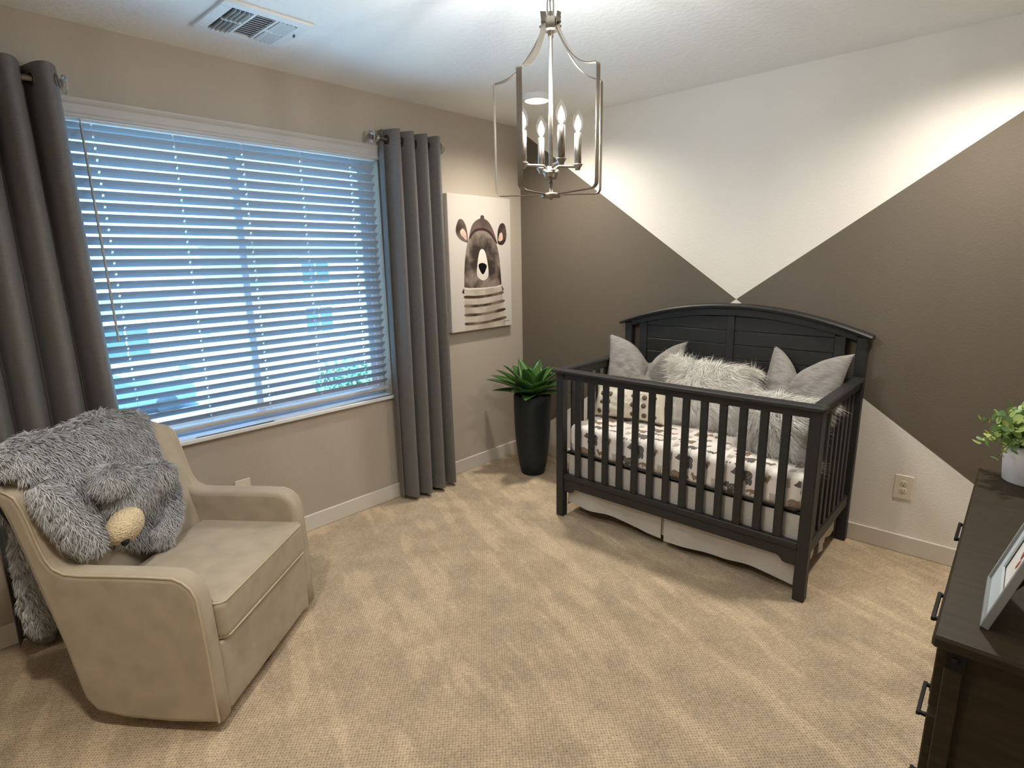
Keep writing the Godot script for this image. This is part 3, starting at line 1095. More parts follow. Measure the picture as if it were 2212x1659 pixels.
func chandelier() -> void:
	var c := Vector3(1.7134, 0, 1.7923)
	var view := Vector3(-0.62266, 0, -0.78249)
	var right := Vector3(0.78249, 0, -0.62266)
	var t := thing("lantern_chandelier", "brushed nickel open lantern chandelier with four lit candle bulbs", "chandelier", c)
	var N: Material = M.brushed_nickel
	var g := G.new()
	# four bent straps
	for e in [[-0.184, 0.09, 80.0], [-0.093, -0.09, 8.0], [0.139, -0.09, 50.0], [0.164, 0.09, 58.0]]:
		var rad: Vector3 = right * e[0] + view * e[1]
		var R := rad.length()
		rad = rad / R
		var path := []
		for q in [[0.031, 2.226], [0.028, 2.212], [0.027, 2.198]]: path.append(rad * q[0] + Vector3.UP * q[1])
		for k in 15:
			var u := pow(k / 14.0, 1.25)
			path.append(rad * lerpf(0.0272, R - 0.006, u) + Vector3.UP * (2.063 + 0.122 * pow(1.0 - u, 2.3)))
		path.append(rad * (R - 0.001) + Vector3.UP * 2.060)
		path.append(rad * R + Vector3.UP * 2.053)
		for k in 7: path.append(rad * R + Vector3.UP * lerpf(2.04, 1.75, k / 6.0))
		for k in range(1, 6):
			var an := PI / 2 * k / 5
			path.append(rad * (R - 0.02 * (1 - cos(an))) + Vector3.UP * (1.733 - 0.02 * sin(an)))
		path.append(rad * 0.02 + Vector3.UP * 1.706)
		var sd := right * cos(deg_to_rad(e[2])) + view * sin(deg_to_rad(e[2]))
		put("strap", strip(path, sd, 0.017, 0.0025), N, t)
		g = G.new()
		g.tube([rad * 0.016 + Vector3.UP * 2.198, rad * 0.036 + Vector3.UP * 2.198], 0.004, 10)
		put("screw", g, M.dark_nickel, t)
	g = G.new()
	g.lathe([Vector2(0, 2.18), Vector2(0.022, 2.18), Vector2(0.024, 2.184), Vector2(0.024, 2.212), Vector2(0.02, 2.216), Vector2(0.012, 2.217), Vector2(0.012, 2.23), Vector2(0, 2.232)], 24)
	put("top_hub", g, N, t)
	g = G.new()
	g.lathe([Vector2(0, 1.77), Vector2(0.0065, 1.77), Vector2(0.0065, 2.161), Vector2(0.009, 2.162), Vector2(0.009, 2.181), Vector2(0, 2.181)], 20)
	put("rod", g, N, t)
	g = G.new()
	g.lathe([Vector2(0, 1.742), Vector2(0.005, 1.742), Vector2(0.006, 1.753), Vector2(0.018, 1.753), Vector2(0.022, 1.766), Vector2(0.026, 1.769), Vector2(0.026, 1.774), Vector2(0.014, 1.778), Vector2(0.012, 1.79), Vector2(0, 1.792)], 24)
	put("arm_hub", g, N, t)
	g = G.new()
	g.lathe([Vector2(0, 1.690), Vector2(0.005, 1.690), Vector2(0.006, 1.696), Vector2(0.030, 1.697), Vector2(0.032, 1.700), Vector2(0.032, 1.709), Vector2(0.008, 1.711), Vector2(0.008, 1.742), Vector2(0, 1.742)], 28)
	put("base_disc", g, N, t)
	for k in 4:
		var an := deg_to_rad(20.0 + 90.0 * k)
		var dir := -view * cos(an) + right * sin(an)
		var r := 0.092
		g = G.new()
		g.tube([dir * 0.014 + Vector3.UP * 1.776, dir * 0.018 + Vector3.UP * 1.788, dir * 0.026 + Vector3.UP * 1.793, dir * (r - 0.004) + Vector3.UP * 1.793], 0.0042, 10)
		g.ball(dir * 0.02 + Vector3.UP * 1.776, Vector3.ONE * 0.008, Basis(), 12, 8)
		var arm := put("arm", g, N, t)
		g = G.new()
		var b := dir * r
		g.lathe([Vector2(0, 1.783), Vector2(0.008, 1.783), Vector2(0.009, 1.788), Vector2(0.016, 1.798), Vector2(0.016, 1.801), Vector2(0, 1.801)], 20, b)
		put("cup", g, N, arm)
		g = G.new()
		g.lathe([Vector2(0, 1.801), Vector2(0.0115, 1.801), Vector2(0.0115, 1.893), Vector2(0.009, 1.895), Vector2(0, 1.895)], 20, b)
		put("candle_sleeve", g, N, arm)
		g = G.new()
		g.lathe([Vector2(0.009, 1.895), Vector2(0.0095, 1.900), Vector2(0.014, 1.910), Vector2(0.017, 1.922), Vector2(0.0165, 1.934), Vector2(0.012, 1.948), Vector2(0.006, 1.957), Vector2(0.002, 1.963), Vector2(0, 1.964)], 20, b)
		var bulb := put("bulb", g, M.bulb_glass, t)
		g = G.new()
		g.lathe([Vector2(0, 1.898), Vector2(0.005, 1.900), Vector2(0.0105, 1.912), Vector2(0.0105, 1.924), Vector2(0.005, 1.940), Vector2(0, 1.949)], 14, b)
		put("filament", g, M.bulb_filament_lit, bulb)
		var l := OmniLight3D.new()
		l.name = "candle_light"
		l.light_color = Color(1.0, 1.0, 0.99)
		l.light_energy = 0.135
		l.light_size = 0.006
		l.omni_range = 12.0; l.omni_attenuation = 2.0
		l.shadow_enabled = true
		t.add_child(l, true)
		l.position = b + Vector3.UP * 1.924
	# chain and canopy
	var y := 2.246
	var turn := 0
	while y < 2.41:
		var loop := []
		var side := right if turn % 2 == 0 else view
		for q in 20:
			var an := TAU * q / 20
			var cx := signf(cos(an)) * pow(absf(cos(an)), 0.5) * 0.0095
			var cy := signf(sin(an)) * pow(absf(sin(an)), 0.5) * 0.022
			loop.append(side * cx + Vector3.UP * (y + cy))
		g = G.new()
		g.tube(loop, 0.0022, 6, true)
		put("chain_link", g, N, t)
		y += 0.0385
		turn += 1
	g = G.new()
	g.tube([Vector3(0.001, 2.225, 0), Vector3(-0.002, 2.28, 0.002), Vector3(0.002, 2.34, -0.001), Vector3(0, 2.425, 0)], 0.0016, 6)
	put("wire", g, M.dark_nickel, t)
	g = G.new()
	g.lathe([Vector2(0, 2.415), Vector2(0.012, 2.415), Vector2(0.05, 2.424), Vector2(0.062, 2.432), Vector2(0.062, 2.44), Vector2(0, 2.44)], 30)
	put("canopy", g, N, t)

# ---------------------------------------------------------------- armchair
func armchair() -> void:
	var r := Vector3(-0.60511, 0, -0.79614)
	var f := Vector3(0.79614, 0, -0.60511)
	var o := Vector3(1.141, 0, 2.793) + r * 0.36 - f * 0.25
	var bs := Basis(r, Vector3.UP, f)
	var t := thing("swivel_armchair", "beige microsuede swivel armchair with piped edges in front of the window", "armchair", o, bs)
	var S: Material = M.armchair_microsuede
	# local: x = a - 0.36 across, z = 0.25 - d with d running to the back
	var L := func(a: float, y: float, d: float) -> Vector3: return Vector3(a - 0.36, y, 0.25 - d)
	# side panels, each an arm that sweeps up into a wing
	var side := [[0.004, 0.042], [0.18, 0.034], [0.34, 0.04], [0.44, 0.062], [0.475, 0.11], [0.485, 0.16], [0.512, 0.318], [0.54, 0.437], [0.585, 0.631], [0.605, 0.714], [0.632, 0.80], [0.640, 0.835], [0.628, 0.848], [0.608, 0.846], [0.585, 0.838], [0.562, 0.822], [0.545, 0.785], [0.532, 0.735], [0.518, 0.670], [0.503, 0.618], [0.484, 0.588], [0.452, 0.572], [0.40, 0.569], [0.303, 0.571], [0.187, 0.572], [0.092, 0.570], [0.060, 0.556], [0.034, 0.532], [0.019, 0.496], [0.014, 0.395], [0.010, 0.30], [0.008, 0.15]]
	var pipe := {}
	for s in [0, 1]:
		var poly := []
		for q in side: poly.append(Vector2(q[0], q[1]))
		var g := G.new()
		var th := 0.074
		var x0 := 0.0 if s == 0 else 0.72 - th
		g.extrude(poly, th, 0.022, Transform3D(Basis(Vector3(0, 0, -1), Vector3.UP, Vector3(1, 0, 0)), Vector3(x0 - 0.36, 0, 0.25)), 4, true)
		var arm := put("arm", g, S, t)
		# piping on the outer rim of the panel
		var path := []
		var out := G.inset(poly, 0.007)
		var a := 0.004 if s == 0 else 0.716
		for k in range(out.size() - 1, 11, -1): path.append(L.call(a, out[k].y, out[k].x))
		path.push_front(L.call(a, out[0].y, out[0].x))
		g = G.new()
		g.tube(path, 0.0042, 7)
		put("piping", g, M.armchair_piping, arm)
	# front rail under the cushion
	var g := G.new()
	g.rbox(L.call(0.36, 0.172, 0.055), Vector3(0.60, 0.258, 0.10), 0.014)
	put("front_rail", g, S, t)
	g = G.new()
	g.rbox(L.call(0.36, 0.17, 0.27), Vector3(0.60, 0.25, 0.38), 0.02)
	put("seat_deck", g, S, t)
	# reclined back, rounded at the top
	var bp := [[0.42, 0.07], [0.455, 0.072], [0.485, 0.16], [0.512, 0.318], [0.54, 0.437], [0.585, 0.631], [0.632, 0.80], [0.655, 0.87], [0.648, 0.902], [0.622, 0.915], [0.592, 0.905], [0.575, 0.872], [0.555, 0.80], [0.525, 0.68], [0.495, 0.56], [0.47, 0.45], [0.44, 0.30]]
	var rows := []
	var nn := 25
	for k in nn:
		var u := -1.0 + 2.0 * k / (nn - 1)
		var drop := 0.06 * pow(absf(u), 6.0)
		var wrap := 0.02 * u * u
		var row := []
		for q in bp:
			var w := smoothstep(0.6, 0.9, q[1])
			row.append(L.call(0.36 + u * 0.315, q[1] - drop * w, q[0] - wrap * (1.0 if q[0] < 0.6 else 0.4) - 0.012 * (1.0 - u * u) * (-1.0)))
		rows.append(row)
	g = G.new()
	g.smooth(0)
	g.grid(rows, true, false, true)
	g.flat()
	for e in [0, nn - 1]:
		var mid := Vector3.ZERO
		for q in rows[e]: mid += q
		mid /= bp.size()
		for k in bp.size(): g.out_face([mid, rows[e][k], rows[e][(k + 1) % bp.size()]], L.call(0.36, 0.5, 0.5))
	put("back", g, S, t)
	# cushion
	g = G.new()
	var crown := func(q: Vector3) -> Vector3:
		if q.y > 0: q.y += 0.016 * (1.0 - pow(absf(q.x) / 0.3, 2.5)) * (1.0 - pow(absf(q.z) / 0.24, 2.5))
		return q
	g.rbox(L.call(0.36, 0.371, 0.222), Vector3(0.582, 0.134, 0.46), 0.022, 10, Basis(), crown)
	var cush := put("seat_cushion", g, S, t)
	for y in [0.434, 0.310]:
		var loop := []
		for e in [[0.074, 0.44], [0.074, 0.02], [0.080, 0.004], [0.095, -0.006], [0.625, -0.006], [0.640, 0.004], [0.646, 0.02], [0.646, 0.44]]: loop.append(L.call(e[0], y, e[1]))
		g = G.new()
		g.tube(loop, 0.0042, 7)
		put("piping", g, M.armchair_piping, cush)
	g = G.new()
	g.lathe([Vector2(0, 0), Vector2(0.19, 0), Vector2(0.195, 0.006), Vector2(0.195, 0.016), Vector2(0.15, 0.02), Vector2(0.15, 0.046), Vector2(0, 0.046)], 40, L.call(0.36, 0, 0.23))
	put("swivel_base", g, M.black_base, t)
	bear_throw(o, bs)

func bear_throw(o: Vector3, bs: Basis) -> void:
	var t := thing("bear_throw", "shaggy grey bear-shaped throw with cream muzzle draped over the armchair back", "throw", o, bs)
	var L := func(a: float, y: float, d: float) -> Vector3: return Vector3(a - 0.36, y, 0.25 - d)
	var rr := RandomNumberGenerator.new()
	rr.seed = 8
	var tuft := clump(0.036, 0.0019, 0.0045, 8, 0.5, 3)
	var tones := [Color(0.37, 0.375, 0.385), Color(0.62, 0.62, 0.63)]
	var F: Material = M.grey_fur
	# pelt: a band lying over the back, [d, y] of its path from behind, over the top and down the front
	var path := [[0.655, 0.60], [0.672, 0.70], [0.688, 0.80], [0.692, 0.87], [0.678, 0.918], [0.645, 0.938], [0.605, 0.932], [0.575, 0.90], [0.556, 0.85], [0.540, 0.79], [0.522, 0.72], [0.504, 0.65], [0.488, 0.585], [0.474, 0.53], [0.464, 0.49]]
	var lo := [0.10, 0.06, 0.03, 0.01, -0.005, -0.01, 0.0, 0.022, 0.045, 0.07, 0.09, 0.115, 0.17, 0.27, 0.31]
	var hi := [0.56, 0.60, 0.62, 0.635, 0.645, 0.64, 0.62, 0.598, 0.580, 0.576, 0.572, 0.565, 0.56, 0.53, 0.47]
	var rows := []
	var under := []
	var nw := 26
	for k in path.size():
		var a: Array = path[maxi(k - 1, 0)]
		var b: Array = path[mini(k + 1, path.size() - 1)]
		var tang := Vector2(b[0] - a[0], b[1] - a[1]).normalized()
		var nrm := Vector2(-tang.y, tang.x) * -1.0      # outward from the chair
		if k < 5: nrm = Vector2(tang.y, -tang.x)
		nrm = Vector2(tang.y, -tang.x)
		var row := []
		var un := []
		for i in nw + 1:
			var u := float(i) / nw
			var aa := lerpf(lo[k], hi[k], u)
			var edge := pow(absf(2 * u - 1), 4.0)
			var puff := 0.026 * (1 - edge) + 0.010 * sin(aa * 23.0 + k * 0.9) * (1 - edge)
			var fall := 0.05 * pow(maxf(0.0, (aa - 0.5) / 0.15), 2.0) if k < 9 else 0.0
			var dip := 0.045 * pow(maxf(0.0, (0.05 - aa) / 0.06), 2.0) if k > 2 and k < 8 else 0.0
			row.append(L.call(aa, path[k][1] - fall - dip + nrm.y * puff, path[k][0] + nrm.x * puff))
			un.append(L.call(aa, path[k][1] - fall - dip - nrm.y * 0.002, path[k][0] - nrm.x * 0.002))
		rows.append(row)
		under.append(un)
	var g := G.new()
	g.smooth(0)
	var mid: Vector3 = rows[10][13]
	var flip: bool = (rows[10][14] - mid).cross(rows[11][13] - mid).z < 0
	g.grid(rows, false, false, flip)
	g.grid(under, false, false, not flip)
	for side in [0, nw]:
		var two := []
		for k in rows.size(): two.append([rows[k][side], under[k][side]])
		g.grid(two, false, false, (side == 0) == flip)
	for k in [0, rows.size() - 1]: g.grid([rows[k], under[k]], false, false, (k == 0) != flip)
	var pelt := put("pelt", g, M.grey_hide, t)
	fur("pelt_fur", pelt, tuft, scatter(rows, 5200, Vector3(0, -1, 0.1), 0.75, false, rr, flip), F, tones, 1, "shaggy grey fur")
	# paws in front
	var limbs := [["front_paw", [[0.035, 0.85, 0.515], [0.045, 0.79, 0.49], [0.06, 0.73, 0.47], [0.075, 0.675, 0.452], [0.092, 0.632, 0.436], [0.10, 0.612, 0.432], [0.104, 0.604, 0.431]], [0.03, 0.045, 0.05, 0.05, 0.044, 0.028, 0.004]],
		["front_paw", [[0.53, 0.70, 0.50], [0.51, 0.64, 0.478], [0.475, 0.58, 0.455], [0.43, 0.53, 0.435], [0.385, 0.505, 0.422], [0.362, 0.497, 0.42], [0.352, 0.494, 0.42]], [0.03, 0.05, 0.055, 0.052, 0.044, 0.03, 0.004]],
		["hind_paw", [[0.16, 0.66, 0.72], [0.165, 0.56, 0.735], [0.17, 0.46, 0.74], [0.165, 0.36, 0.745], [0.16, 0.29, 0.74], [0.158, 0.262, 0.74], [0.158, 0.252, 0.74]], [0.03, 0.05, 0.052, 0.054, 0.046, 0.03, 0.004]]]
	for k in limbs.size():
		var e: Array = limbs[k]
		var pts := []
		for q in e[1]: pts.append(L.call(q[0], q[1], q[2]))
		var lr := limb_rows(pts, e[2], 0.8, Vector3(0, 0, 1))
		g = G.new()
		g.smooth(0)
		var axis: Vector3 = pts[2]
		var fl: bool = (lr[2][1] - lr[2][0]).cross(lr[3][0] - lr[2][0]).dot(lr[2][0] - axis) < 0
		g.grid(lr, true, false, fl)
		var po := put(e[0], g, M.grey_hide, t)
		var hair := scatter(lr, 900, Vector3(0, -1, 0), 0.8, true, rr, fl)
		hair.append_array(scatter(lr.slice(lr.size() - 3), 160, Vector3(0, -1, 0), 0.3, true, rr, fl))
		fur("paw_fur", po, tuft, hair, F, tones, 20 + k)
	# head, ears, muzzle, nose
	var hb := Basis(Vector3.RIGHT, 0.25)
	var balls := [["head", L.call(0.315, 0.69, 0.462), Vector3(0.105, 0.09, 0.066), 1500], ["ear", L.call(0.238, 0.782, 0.452), Vector3(0.066, 0.046, 0.054), 620], ["ear", L.call(0.425, 0.722, 0.438), Vector3(0.062, 0.050, 0.052), 620]]
	for k in balls.size():
		var e: Array = balls[k]
		g = G.new()
		g.ball(e[1], e[2], hb)
		var po := put(e[0], g, M.grey_hide, t)
		var sp := []
		for q in scatter(ball_rows(e[1], e[2], hb), e[3] * 2, Vector3(-0.15, -1, 0), 0.7, true, rr):
			var n: Vector3 = q[1]
			if (q[0] - e[1]).dot(n) < 0: q[1] = -n
			if q[1].z > -0.3: sp.append(q)
		fur(e[0] + "_fur", po, tuft, sp, F, tones, 40 + k)
	g = G.new()
	var mb := Basis(Vector3(0, 0, 1), 0.35) * Basis(Vector3.RIGHT, 0.5)
	g.ball(L.call(0.205, 0.632, 0.402), Vector3(0.072, 0.058, 0.052), mb, 28, 18)
	var mz := put("muzzle", g, M.cream_sherpa, t)
	tag(mz, "cream sherpa muzzle")
	g = G.new()
	g.ball(L.call(0.166, 0.594, 0.374), Vector3(0.015, 0.015, 0.012), mb, 16, 10)
	put("nose", g, M.black_felt, t)

# ---------------------------------------------------------------- crib
func crib() -> void:
	var t := thing("crib", "dark charcoal wooden crib with arched plank headboard", "crib", Vector3(1.645, 0, 0.42))
	var inv := -t.position
	var W: Material = M.crib_wood
	var g: G
	var XL := 0.957
	var XR := 2.335
	var P := 0.048
	var ZF := 0.80
	var ZB := 0.02
	# posts
	for x in [XL + P / 2, XR - P / 2]:
		g = G.new()
		g.box(Vector3(x, 0.44, ZF - P / 2) + inv, Vector3(P, 0.88, P), 0.003)
		put("front_post", g, W, t)
		g = G.new()
		g.box(Vector3(x, 0.548, ZB + 0.022) + inv, Vector3(P, 1.096, 0.044), 0.003)
		put("back_post", g, W, t)
	var xm := (XL + XR) / 2
	# front side
	g = G.new()
	g.box(Vector3(xm, 0.887, 0.797) + inv, Vector3(1.412, 0.02, 0.062), 0.006)
	put("front_cap", g, W, t)
	var inner := XR - XL - 2 * P
	g = G.new()
	g.box(Vector3(xm, 0.858, ZF - 0.024) + inv, Vector3(inner, 0.042, 0.03), 0.002)
	put("front_top_rail", g, W, t)
	g = G.new()
	g.box(Vector3(xm, 0.252, ZF - 0.024) + inv, Vector3(inner, 0.034, 0.034), 0.003)
	put("front_bottom_rail", g, W, t)
	g = G.new()      # apron with dropped ends
	var h := inner / 2
	var ap := [Vector2(-h, 0.158), Vector2(-h + 0.045, 0.158), Vector2(-h + 0.058, 0.163), Vector2(-h + 0.07, 0.178), Vector2(-h + 0.085, 0.186), Vector2(h - 0.085, 0.186), Vector2(h - 0.07, 0.178), Vector2(h - 0.058, 0.163), Vector2(h - 0.045, 0.158), Vector2(h, 0.158), Vector2(h, 0.234), Vector2(-h, 0.234)]
	g.extrude(ap, 0.022, 0.002, Transform3D(Basis(), Vector3(xm, 0, ZF - 0.034) + inv), 1, false)
	put("front_apron", g, W, t)
	var sl := G.new()
	sl.box(Vector3.ZERO, Vector3(0.037, 0.572, 0.015), 0.003)
	var slm := sl.done()
	for k in 13:
		var s := put("front_slat", slm, W, t)
		s.position = Vector3(XL + P + inner * (k + 1) / 14.0, 0.553, ZF - 0.024) + inv
	# ends
	for x in [XL + P / 2, XR - P / 2]:
		var z0 := ZB + 0.044
		var z1 := ZF - P
		var sx: float = signf(x - xm)
		g = G.new()
		g.box(Vector3(x + sx * 0.004, 0.887, (z0 + z1) / 2 + 0.005) + inv, Vector3(0.056, 0.02, z1 - z0 + 0.01), 0.006)
		put("end_cap", g, W, t)
		g = G.new()
		g.box(Vector3(x, 0.858, (z0 + z1) / 2) + inv, Vector3(0.03, 0.042, z1 - z0), 0.002)
		put("end_top_rail", g, W, t)
		g = G.new()
		g.box(Vector3(x, 0.235, (z0 + z1) / 2) + inv, Vector3(0.03, 0.055, z1 - z0), 0.002)
		put("end_bottom_rail", g, W, t)
		var es := G.new()
		es.box(Vector3.ZERO, Vector3(0.015, 0.58, 0.035), 0.003)
		var esm := es.done()
		for k in 7:
			var s := put("end_slat", esm, W, t)
			s.position = Vector3(x, 0.55, z0 + (z1 - z0) * (k + 1) / 8.0) + inv
	# headboard
	var arc := func(x: float) -> float: return 1.088 + 0.128 * (1.0 - pow((x - xm) / 0.70, 2.0))
	g = G.new()
	var rows := []
	for k in 33:
		var x := lerpf(0.929, 2.355, k / 32.0)
		var y: float = arc.call(x)
		rows.append([Vector3(x, y, 0.083) + inv, Vector3(x, y + 0.012, 0.089) + inv, Vector3(x, y + 0.021, 0.083) + inv, Vector3(x, y + 0.022, 0.014) + inv, Vector3(x, y, 0.014) + inv])
	for k in 5:
		g.smooth(k + 1)
		var two := []
		for r in rows: two.append([r[k], r[(k + 1) % 5]])
		g.grid(two, false, false, true)
	g.flat()
	g.out_face(rows[0], rows[3][0]); g.out_face(rows[32], rows[29][0])
	put("headboard_cap", g, W, t)
	# arched rail below the cap
	var upper := []
	var lower := []
	for k in 25:
		var x := lerpf(XL + P, XR - P, k / 24.0)
		upper.append(Vector2(x, arc.call(x) + 0.002))
		lower.append(Vector2(x, 1.074 + 0.096 * (1.0 - pow((x - xm) / 0.645, 2.0))))
	upper.reverse()
	g = G.new()
	g.extrude(lower + upper, 0.028, 0.002, Transform3D(Basis(), Vector3(0, 0, 0.032) + inv), 1, false)
	put("arched_rail", g, W, t)
	for e in [[1.06, 1.112], [1.626, 1.668], [2.186, 2.236]]:
		var x0: float = e[0]
		var x1: float = e[1]
		var top: float = 1.072 + 0.096 * (1.0 - pow(((x0 + x1) / 2 - xm) / 0.645, 2.0))
		g = G.new()
		g.box(Vector3((x0 + x1) / 2, (top + 0.40) / 2, 0.045) + inv, Vector3(x1 - x0, top - 0.40, 0.024), 0.002)
		put("headboard_stile", g, W, t)
	for e in [[1.112, 1.626], [1.668, 2.186]]:
		var y0 := 0.44
		while y0 < 1.15:
			var y1 := y0 + 0.0785
			var poly := []
			var x0: float = e[0]
			var x1: float = e[1]
			var f := func(x: float) -> float: return minf(y1, 1.076 + 0.096 * (1.0 - pow((x - xm) / 0.645, 2.0)))
			for k in 9:
				var x := lerpf(x0, x1, k / 8.0)
				poly.append(Vector2(x, maxf(f.call(x), y0 + 0.002)))
			poly.reverse()
			poly.push_front(Vector2(x1, y0)); poly.push_front(Vector2(x0, y0))
			if arcmax(poly) > y0 + 0.006:
				g = G.new()
				g.extrude(poly, 0.014, 0.0022, Transform3D(Basis(), Vector3(0, 0, 0.036) + inv), 1, false)
				put("plank", g, W, t)
			y0 += 0.0805
	g = G.new()
	g.box(Vector3(xm, 0.415, 0.045) + inv, Vector3(XR - XL - 2 * P, 0.05, 0.026), 0.002)
	put("headboard_bottom_rail", g, W, t)
	# mattress support
	g = G.new()
	g.box(Vector3(xm, 0.385, 0.41) + inv, Vector3(inner + 0.03, 0.012, 0.66), 0.002)
	put("mattress_support", g, M.black_iron, t)
	bedding(XL + P + 0.008, XR - P - 0.008, 0.075, 0.752)

func arcmax(poly: Array) -> float:
	var m := -1e9
	for q in poly: m = maxf(m, q.y)
	return m

func bedding(x0: float, x1: float, z0: float, z1: float) -> void:
	var c := Vector3((x0 + x1) / 2, 0.392, (z0 + z1) / 2)
	var m := thing("crib_mattress", "crib mattress in a white fitted sheet printed with bears", "mattress", c)
	var nz := FastNoiseLite.new()
	nz.seed = 6; nz.frequency = 2.2; nz.fractal_octaves = 2
	var soft := func(q: Vector3) -> Vector3:
		var k := nz.get_noise_3d(q.x * 3, q.y * 2.5, q.z * 3)
		if q.y > 0.0: q.y += k * 0.008
		q.z += k * 0.010 * (1.0 if q.z > 0 else 0.0) * (0.5 - q.y * 3.0)
		return q
	var g := G.new()
	g.rbox(Vector3(0, 0.087, 0), Vector3(x1 - x0, 0.172, z1 - z0), 0.035, 40, Basis(), soft)
	put("fitted_sheet", g, M.bear_print_sheet, m)
	g = G.new()
	var hx := (x1 - x0) / 2
	var hz := (z1 - z0) / 2
	g.tube([Vector3(-hx + 0.03, 0.01, -hz), Vector3(hx - 0.03, 0.01, -hz), Vector3(hx, 0.01, -hz + 0.03), Vector3(hx, 0.01, hz - 0.03), Vector3(hx - 0.03, 0.01, hz + 0.001), Vector3(0, 0.008, hz + 0.004), Vector3(-hx + 0.03, 0.01, hz + 0.001), Vector3(-hx, 0.01, hz - 0.03), Vector3(-hx, 0.01, -hz + 0.03)], 0.005, 6, true)
	put("sheet_hem", g, M.sheet_piping, m)
	# skirt: front in two panels, one panel at each end
	var s := thing("crib_skirt", "pale linen crib skirt hanging under the mattress", "crib skirt", Vector3(c.x, 0, c.z))
	var inv := -s.position
	var zz := z1 - 0.005
	skirt_panel(s, Vector3(x0 + 0.004, 0, zz) + inv, Vector3(1.617, 0, zz) + inv, [0.085, 0.072, 0.078, 0.055, 0.045], 0.5)
	skirt_panel(s, Vector3(1.637, 0, zz) + inv, Vector3(x1 - 0.004, 0, zz) + inv, [0.040, 0.045, 0.052, 0.066, 0.046], 2.0)
	skirt_panel(s, Vector3(1.57, 0, zz - 0.012) + inv, Vector3(1.69, 0, zz - 0.012) + inv, [0.06, 0.06, 0.06, 0.06, 0.06], 1.0)
	skirt_panel(s, Vector3(x1 + 0.002, 0, z1 - 0.01) + inv, Vector3(x1 + 0.002, 0, z0 + 0.36) + inv, [0.06, 0.045, 0.05, 0.05, 0.06], 3.0)
	skirt_panel(s, Vector3(x1 + 0.002, 0, z0 + 0.34) + inv, Vector3(x1 + 0.002, 0, z0 + 0.02) + inv, [0.055, 0.05, 0.05, 0.05, 0.06], 4.0)
	skirt_panel(s, Vector3(x0 - 0.002, 0, z0 + 0.02) + inv, Vector3(x0 - 0.002, 0, z1 - 0.01) + inv, [0.06, 0.05, 0.05, 0.05, 0.06], 5.0)
	pillows()

func skirt_panel(parent: Node, a: Vector3, b: Vector3, hem: Array, ph: float) -> void:
	var g := G.new()
	var d := (b - a).normalized()
	var n := d.cross(Vector3.UP) * -1.0
	n = Vector3.UP.cross(d)
	n = -n if n.dot(Vector3(0, 0, 1)) < -0.5 else n
	var front := []
	var back := []
	for j in 13:
		var k := j / 12.0
		var rf := []
		var rb := []
		for i in 41:
			var u := i / 40.0
			var he := u * 4.0
			var e := mini(int(he), 3)
			var y0: float = lerpf(hem[e], hem[e + 1], smoothstep(0, 1, he - e))
			var y := lerpf(0.380, y0, k)
			var bulge := (0.004 * sin(u * 21.0 + ph + k * 2.0) + 0.010 * sin(u * 6.0 + ph)) * k
			var p := a.lerp(b, u) + n * bulge + Vector3.UP * y
			rf.append(p + n * 0.001)
			rb.append(p - n * 0.001)
		front.append(rf); back.append(rb)
	g.smooth(0)
	var fl: bool = (front[1][1] - front[1][0]).cross(front[2][0] - front[1][0]).dot(n) < 0
	g.grid(front, false, false, fl)
	g.smooth(1)
	g.grid(back, false, false, not fl)
	g.flat()
	for i in 40: g.out_face([front[12][i], front[12][i + 1], back[12][i + 1], back[12][i]], front[11][i])
	put("skirt_panel", g, M.skirt_linen, parent)

func pillow_rows(w: float, h: float, th: float, chop: float, sd: int, cu := 0.0) -> Array:   # [front rows, back rows]
	var nz := FastNoiseLite.new()
	nz.seed = sd; nz.frequency = 5.0; nz.fractal_octaves = 2
	var n := 32
	var fr := []
	var bk := []
	for j in n + 1:
		var v := -1.0 + 2.0 * j / n
		var ra := []
		var rb := []
		for i in n + 1:
			var u := -1.0 + 2.0 * i / n
			var x := w / 2 * u * (1.0 - 0.11 * (1.0 - v * v))
			var y := h / 2 * v * (1.0 - 0.11 * (1.0 - u * u))
			var cut := exp(-pow(absf(u - cu) / 0.36, 1.35)) * smoothstep(-0.5, 1.0, v)
			y -= chop * cut
			var full := pow(maxf(0.0, (1.0 - u * u) * (1.0 - v * v)), 0.42)
			var z := th / 2 * full
			var crease := (exp(-pow((u - cu - 0.05 * (1.0 - v)) / 0.09, 2.0)) * 0.55 - exp(-pow((u - cu - 0.2) / 0.14, 2.0)) * 0.3) * smoothstep(-0.4, 0.7, v) * chop
			var wr := nz.get_noise_2d(x * 4.0, y * 4.0) * 0.008 * full
			ra.append(Vector3(x, y, z - crease * full + wr).snapped(Vector3.ONE * 1e-5))
			rb.append(Vector3(x, y, -z + crease * full * 0.6).snapped(Vector3.ONE * 1e-5))
		fr.append(ra); bk.append(rb)
	return [fr, bk]

func pillow(called: String, label: String, m: Material, at: Vector3, bs: Basis, w: float, h: float, th: float, chop: float, sd: int, cu := 0.0) -> Node3D:
	var t := thing(called, label, "pillow", at, bs)
	var rows := pillow_rows(w, h, th, chop, sd, cu)
	var g := G.new()
	g.smooth(0)
	g.grid(rows[0])
	g.grid(rows[1], false, false, true)
	put("cover", g, m, t)
	return t

